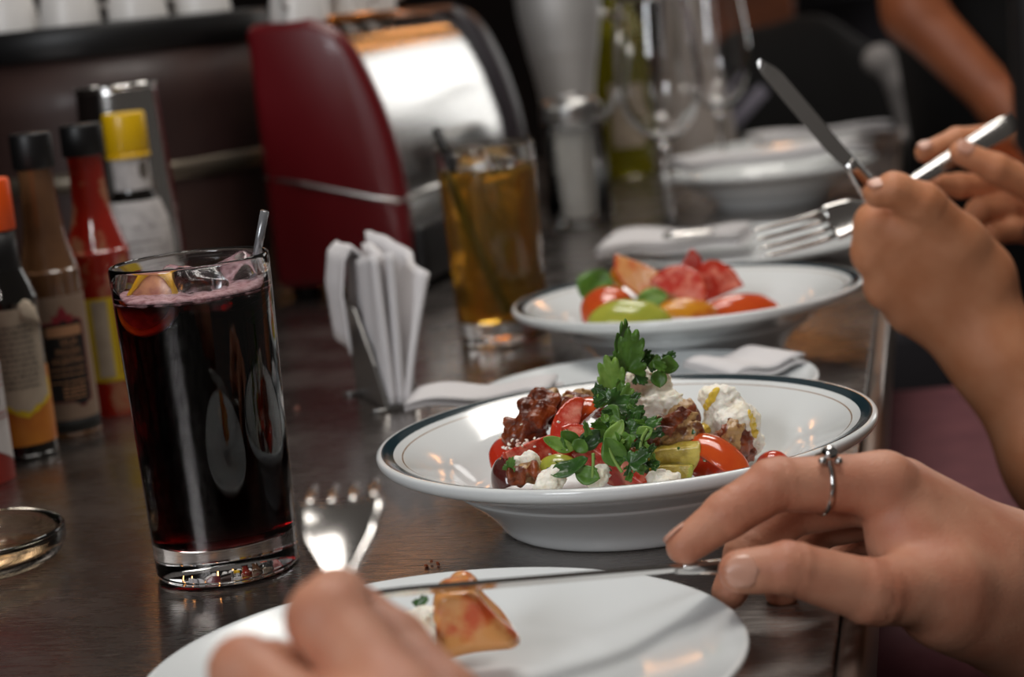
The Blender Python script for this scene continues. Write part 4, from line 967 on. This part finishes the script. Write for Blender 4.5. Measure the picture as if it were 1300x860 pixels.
L_f = [finger([(512, 912, .490), (416, 786, .515), (427, 766, .540), (433, 758, .556)], [.0120, .0110, .0095, .0075]),
       finger([(440, 950, .480), (310, 852, .505), (345, 856, .535), (395, 850, .550)], [.0115, .0092, .0090, .0075]),
       finger([(390, 1000, .475), (290, 930, .500), (330, 910, .530), (385, 885, .540)], [.0120, .0095, .0085, .0070]),
       finger([(360, 1060, .470), (290, 1010, .495), (330, 985, .515), (370, 965, .525)], [.0105, .0085, .0075, .0065]),
       finger([(610, 1010, .500), (560, 900, .535), (500, 820, .556), (455, 775, .566)], [.0150, .0125, .0100, .0080])]
L_p = [(at(512, 915, .490), at(640, 1090, .470), .0125, .021), (at(440, 955, .480), at(620, 1110, .465), .0125, .022), (at(390, 1005, .475), at(600, 1130, .460), .0115, .021), (at(360, 1062, .470), at(590, 1140, .460), .0105, .020), (at(608, 1010, .498), at(640, 1090, .475), .016, .021)]
L_a = [(at(620, 1095, .466), at(760, 1130, .455), .025, .026), (at(760, 1130, .455), at(1300, 1290, .420), .026, .034)]
mL = build_arm(L_f, L_p, L_a, .0019)
per1 = person('nearest diner whose ringed hand holds a knife and other hand a fork', M['skin'], [mR, mL])
nt = at(940, 726, .733)
nail(per1, nt, at(1004, 722, .732), (-.25, -1, .30), .0086, L=.0125)
nail(per1, R_f[0][3][0], R_f[0][2][0], (-.35, .35, .8), .0074)
# ring: thin band with a ball and two tiny beads
rc = .40 * R_f[0][0][0] + .60 * R_f[0][1][0] if False else np.array(R_f[0][0][0]) * .42 + np.array(R_f[0][1][0]) * .58
ax = Vector(R_f[0][1][0] - R_f[0][0][0]).normalized(); rr = .0118
Mr = frame(rc, ax, (0, -.35, 1))
rg = [(0, rr * math.cos(a), rr * math.sin(a)) for a in np.linspace(0, 2 * PI, 49)]
ring_ = mk('ring', join(xf(tube(rg, .0010, 8, upv=(1, 0, 0), cap=False), Mr)), M['steel'], per1)
def ball(c, r, n=16): return [(c[0] + x, c[1] + y, c[2] + z) for x, y, z in lathe([(r * math.sin(PI * i / n), -r * math.cos(PI * i / n)) for i in range(n + 1)], 20)[0]], lathe([(r * math.sin(PI * i / n), -r * math.cos(PI * i / n)) for i in range(n + 1)], 20)[1]
mk('ring_ball', xf(join(ball((0, .002, rr + .0035), .0036), ball((.0035, .004, rr + .0012), .0017), ball((-.0035, .004, rr + .0012), .0017)), Mr), M['steel'], ring_)
mk('hair_lock', tube([at(1312, -260, .56), at(1314, 0, .56), at(1318, 180, .56), at(1328, 290, .56), at(1350, 350, .56)], [.0065, .0070, .0068, .0060, .0025], 14), mat('dark_hair', '0e0807', .55, bump=.6, bscale=700), per1)
knife('table knife held by the ringed hand over the near plate', at(440, 757, .690), at(862, 722, .752), at(1090, 712, .790), (0, .9, -.52))
fork('blurred fork in the foreground hand over the near plate', at(560, 1010, .520), at(432, 742, .566), at(441, 622, .640), (0, -.3, 1), W=.027, hump=.008, frac=.60)

# second diner: left fist with knife, right hand with fork
A_f = [finger([(1112, 282, 1.245), (1118, 288, 1.282), (1150, 292, 1.300), (1170, 298, 1.280)], [.0125, .0108, .0095, .0080]),
       finger([(1108, 322, 1.250), (1120, 326, 1.288), (1155, 328, 1.305), (1178, 332, 1.285)], [.0130, .0108, .0095, .0080]),
       finger([(1124, 366, 1.256), (1136, 366, 1.292), (1168, 364, 1.306), (1190, 362, 1.286)], [.0125, .0102, .0090, .0078]),
       finger([(1154, 398, 1.264), (1164, 398, 1.296), (1190, 392, 1.306), (1206, 388, 1.288)], [.0112, .0090, .0080, .0070]),
       finger([(1222, 312, 1.238), (1172, 260, 1.226), (1136, 242, 1.222), (1114, 246, 1.222)], [.0160, .0138, .0115, .0090])]
A_p = [(at(1112, 284, 1.245), at(1226, 352, 1.252), .0125, .0215), (at(1110, 322, 1.250), at(1220, 375, 1.256), .0130, .0225), (at(1126, 366, 1.256), at(1216, 398, 1.262), .0125, .0215), (at(1154, 398, 1.264), at(1212, 412, 1.268), .0112, .0195),
       (at(1215, 308, 1.238), at(1236, 350, 1.250), .0165, .022), (at(1165, 290, 1.236), at(1200, 320, 1.242), .013, .018)]
A_a = [(at(1224, 378, 1.256), at(1262, 450, 1.245), .0270, .0262), (at(1262, 450, 1.245), at(1345, 590, 1.225), .0262, .031), (at(1345, 590, 1.225), at(1460, 760, 1.200), .031, .041)]
mA = build_arm(A_f, A_p, A_a, .0015, crease=.0010)
C_f = [finger([(1318, 196, 1.425), (1262, 174, 1.412), (1215, 178, 1.402), (1174, 194, 1.394)], [.0110, .0098, .0090, .0075]),
       finger([(1330, 232, 1.418), (1268, 236, 1.400), (1218, 236, 1.390), (1190, 234, 1.382)], [.0115, .0100, .0090, .0078]),
       finger([(1328, 268, 1.412), (1276, 262, 1.392), (1242, 268, 1.378), (1228, 286, 1.370)], [.0110, .0096, .0088, .0075]),
       finger([(1325, 296, 1.405), (1284, 292, 1.385), (1258, 300, 1.374), (1250, 316, 1.370)], [.0100, .0088, .0080, .0068]),
       finger([(1375, 262, 1.372), (1318, 240, 1.360), (1264, 214, 1.354), (1220, 194, 1.356)], [.0150, .0125, .0105, .0085])]
C_p = [(at(1318, 198, 1.425), at(1420, 262, 1.43), .0112, .020), (at(1330, 234, 1.418), at(1420, 275, 1.42), .0115, .021), (at(1328, 268, 1.412), at(1420, 290, 1.415), .011, .021), (at(1325, 296, 1.405), at(1415, 305, 1.41), .010, .019), (at(1372, 262, 1.374), at(1420, 285, 1.41), .015, .021)]
C_a = [(at(1420, 285, 1.42), at(1520, 350, 1.42), .024, .027), (at(1520, 350, 1.42), at(1760, 480, 1.40), .027, .040)]
mC = build_arm(C_f, C_p, C_a, .0022)
per2 = person('second diner holding a knife upright in one fist and a fork behind', M['skinlight'], [mA, mC])
nail(per2, A_f[4][3][0], A_f[4][2][0], (-.5, -.3, .8), .0090, L=.012)
nail(per2, C_f[0][3][0], C_f[0][2][0], (-.3, -.5, .8), .0075); nail(per2, C_f[4][3][0], C_f[4][2][0], (-.1, -.6, .7), .0085, L=.012)
knife('table knife raised upright by the second diner', at(967, 74, 1.262), at(1078, 205, 1.246), at(1165, 330, 1.272), (-1, -.12, -.75), W=.0105)
fork('shiny fork held over the back plates by the second diner', at(1292, 152, 1.385), at(1108, 262, 1.345), at(960, 312, 1.325), (-.35, -.95, .45), W=.0265, frac=.40)

# third diner far back: bare arm and black top
T_v, T_q = nets(lambda p: smin(smin(cone(p, at(1132, -110, 2.72), at(1160, 15, 2.70), .046, .040), cone(p, at(1160, 15, 2.70), at(1278, 138, 2.62), .040, .031), .02), cone(p, at(1278, 138, 2.62), at(1330, 200, 2.58), .031, .034), .02),
                np.array([.40, 2.50, -.10]), np.array([.95, 2.85, .42]), .006)
per3 = person('blurred bare arm of a diner in black at the far end', M['skindark'], [(T_v, T_q)])
T_v, T_q = nets(lambda p: smin(smin(cone(p, (.84, 2.95, -.45), (.80, 2.95, .20), .17, .19), cone(p, (.80, 2.95, .22), at(1132, -120, 2.74), .10, .060), .05) , cone(p, (.86, 2.95, -.40), (.88, 2.97, -.50), .16, .15), .06) + .006 * wob(p, 22, 4),
                np.array([.3, 2.4, -.75]), np.array([1.2, 3.3, .62]), .014)
mk('black_top', (T_v, T_q), M['shirt'], per3)

# ------------------------------------------------------------------ right of the counter and the far room
s0 = cw(.010, .98); st = empty('bar_stool', (0, 0, 0)); tag(st, 'maroon vinyl bar stool pushed up to the counter', 'stool')
ZS = -.165
def seat_fn(p):
    q = p - np.array(cw(.0, .92, ZS - .045), np.float32); a = np.abs(np.stack([q @ EV.astype(np.float32), q @ EU.astype(np.float32), q[..., 2]], -1)) - (np.array([.118, .40, .045], np.float32) - .03)
    return np.sqrt((np.maximum(a, 0) ** 2).sum(-1)) + np.minimum(a.max(-1), 0) - .03 + .003 * wob(p, 30, 2)
c = cw(0, .92, ZS - .045); V, Fq = nets(seat_fn, c - [.30, .45, .07], c + [.30, .45, .07], .007)
mk('seat', (V, Fq), M['maroon'], st)
for a in (-.08, .08):
    for b in (-.28, .28):
        q0 = cw(a, .92 + b, ZS - .08); q1 = cw(a * 1.2, .92 + b * 1.1, FLOOR_Z); mk('leg', tube([q0, q1], .014, 10), M['black'], st)
bg = np.array([.46, 4.3, 0])
bag = nets(lambda p: np.maximum(smin(ellipsoid(p, (.62, 4.0, -.12), (.26, .16, .30)), ellipsoid(p, (.40, 4.05, -.2), (.2, .15, .22)), .05), -9) + .01 * wob(p, 25, 6), (.1, 3.7, -.55), (1.0, 4.3, .3), .018)
tag(mk('handbag', bag, M['shirt']), 'large black bag resting beyond the far plates', 'bag')
tag(mk('bag_stand', rbox((.25, 3.80, FLOOR_Z), (.95, 4.25, -.45), .02), M['grey']), 'dark grey low table under the black bag', 'table')
cl = nets(lambda p: smin(cone(p, at(1118, 78, 3.3), at(1140, 100, 3.3), .028, .022), cone(p, at(1138, 105, 3.3), at(1150, 175, 3.3), .020, .012), .02) + .006 * wob(p, 60, 3), at(1140, 110, 3.3) - [.10, .06, .16], at(1140, 110, 3.3) + [.10, .06, .14], .006)
tag(mk('white_cloth', cl, mat('pale_cloth', '8f8a88', .9)), 'small pale crumpled cloth hanging behind the raised knife', 'cloth')
tag(mk('lilac_card', xf(rbox((-.045, -.003, -.012), (.045, .003, .012), .002), Matrix.Translation(tuple(at(948, 138, 3.4))) @ Matrix.Rotation(-.75, 4, 'Y')), mat('lilac_paper', '8a8694', .8)), 'small lilac grey card leaning beyond the wine glasses', 'card')
tag(mk('wood_shelf', rbox((.55, 5.3, .21), (1.35, 5.55, .40), .01), M['wood'], smooth=False), 'orange brown wooden shelf high on the far wall', 'shelf')
tag(mk('wood_post', rbox((.52, 4.55, FLOOR_Z), (.72, 4.75, .9), .01), M['wood'], smooth=False), 'reddish wooden post behind the second wine glass', 'post')
tag(mk('grey_panel', rbox((.72, 5.6, FLOOR_Z), (1.25, 5.66, .19), .01), M['grey'], smooth=False), 'dark grey seat back below the wooden shelf', 'seat back')
knife('table knife lying on the napkin under the raised fork', on(968, 290, .041), on(908, 294, .041), on(842, 300, .041), (0, 1, .05))
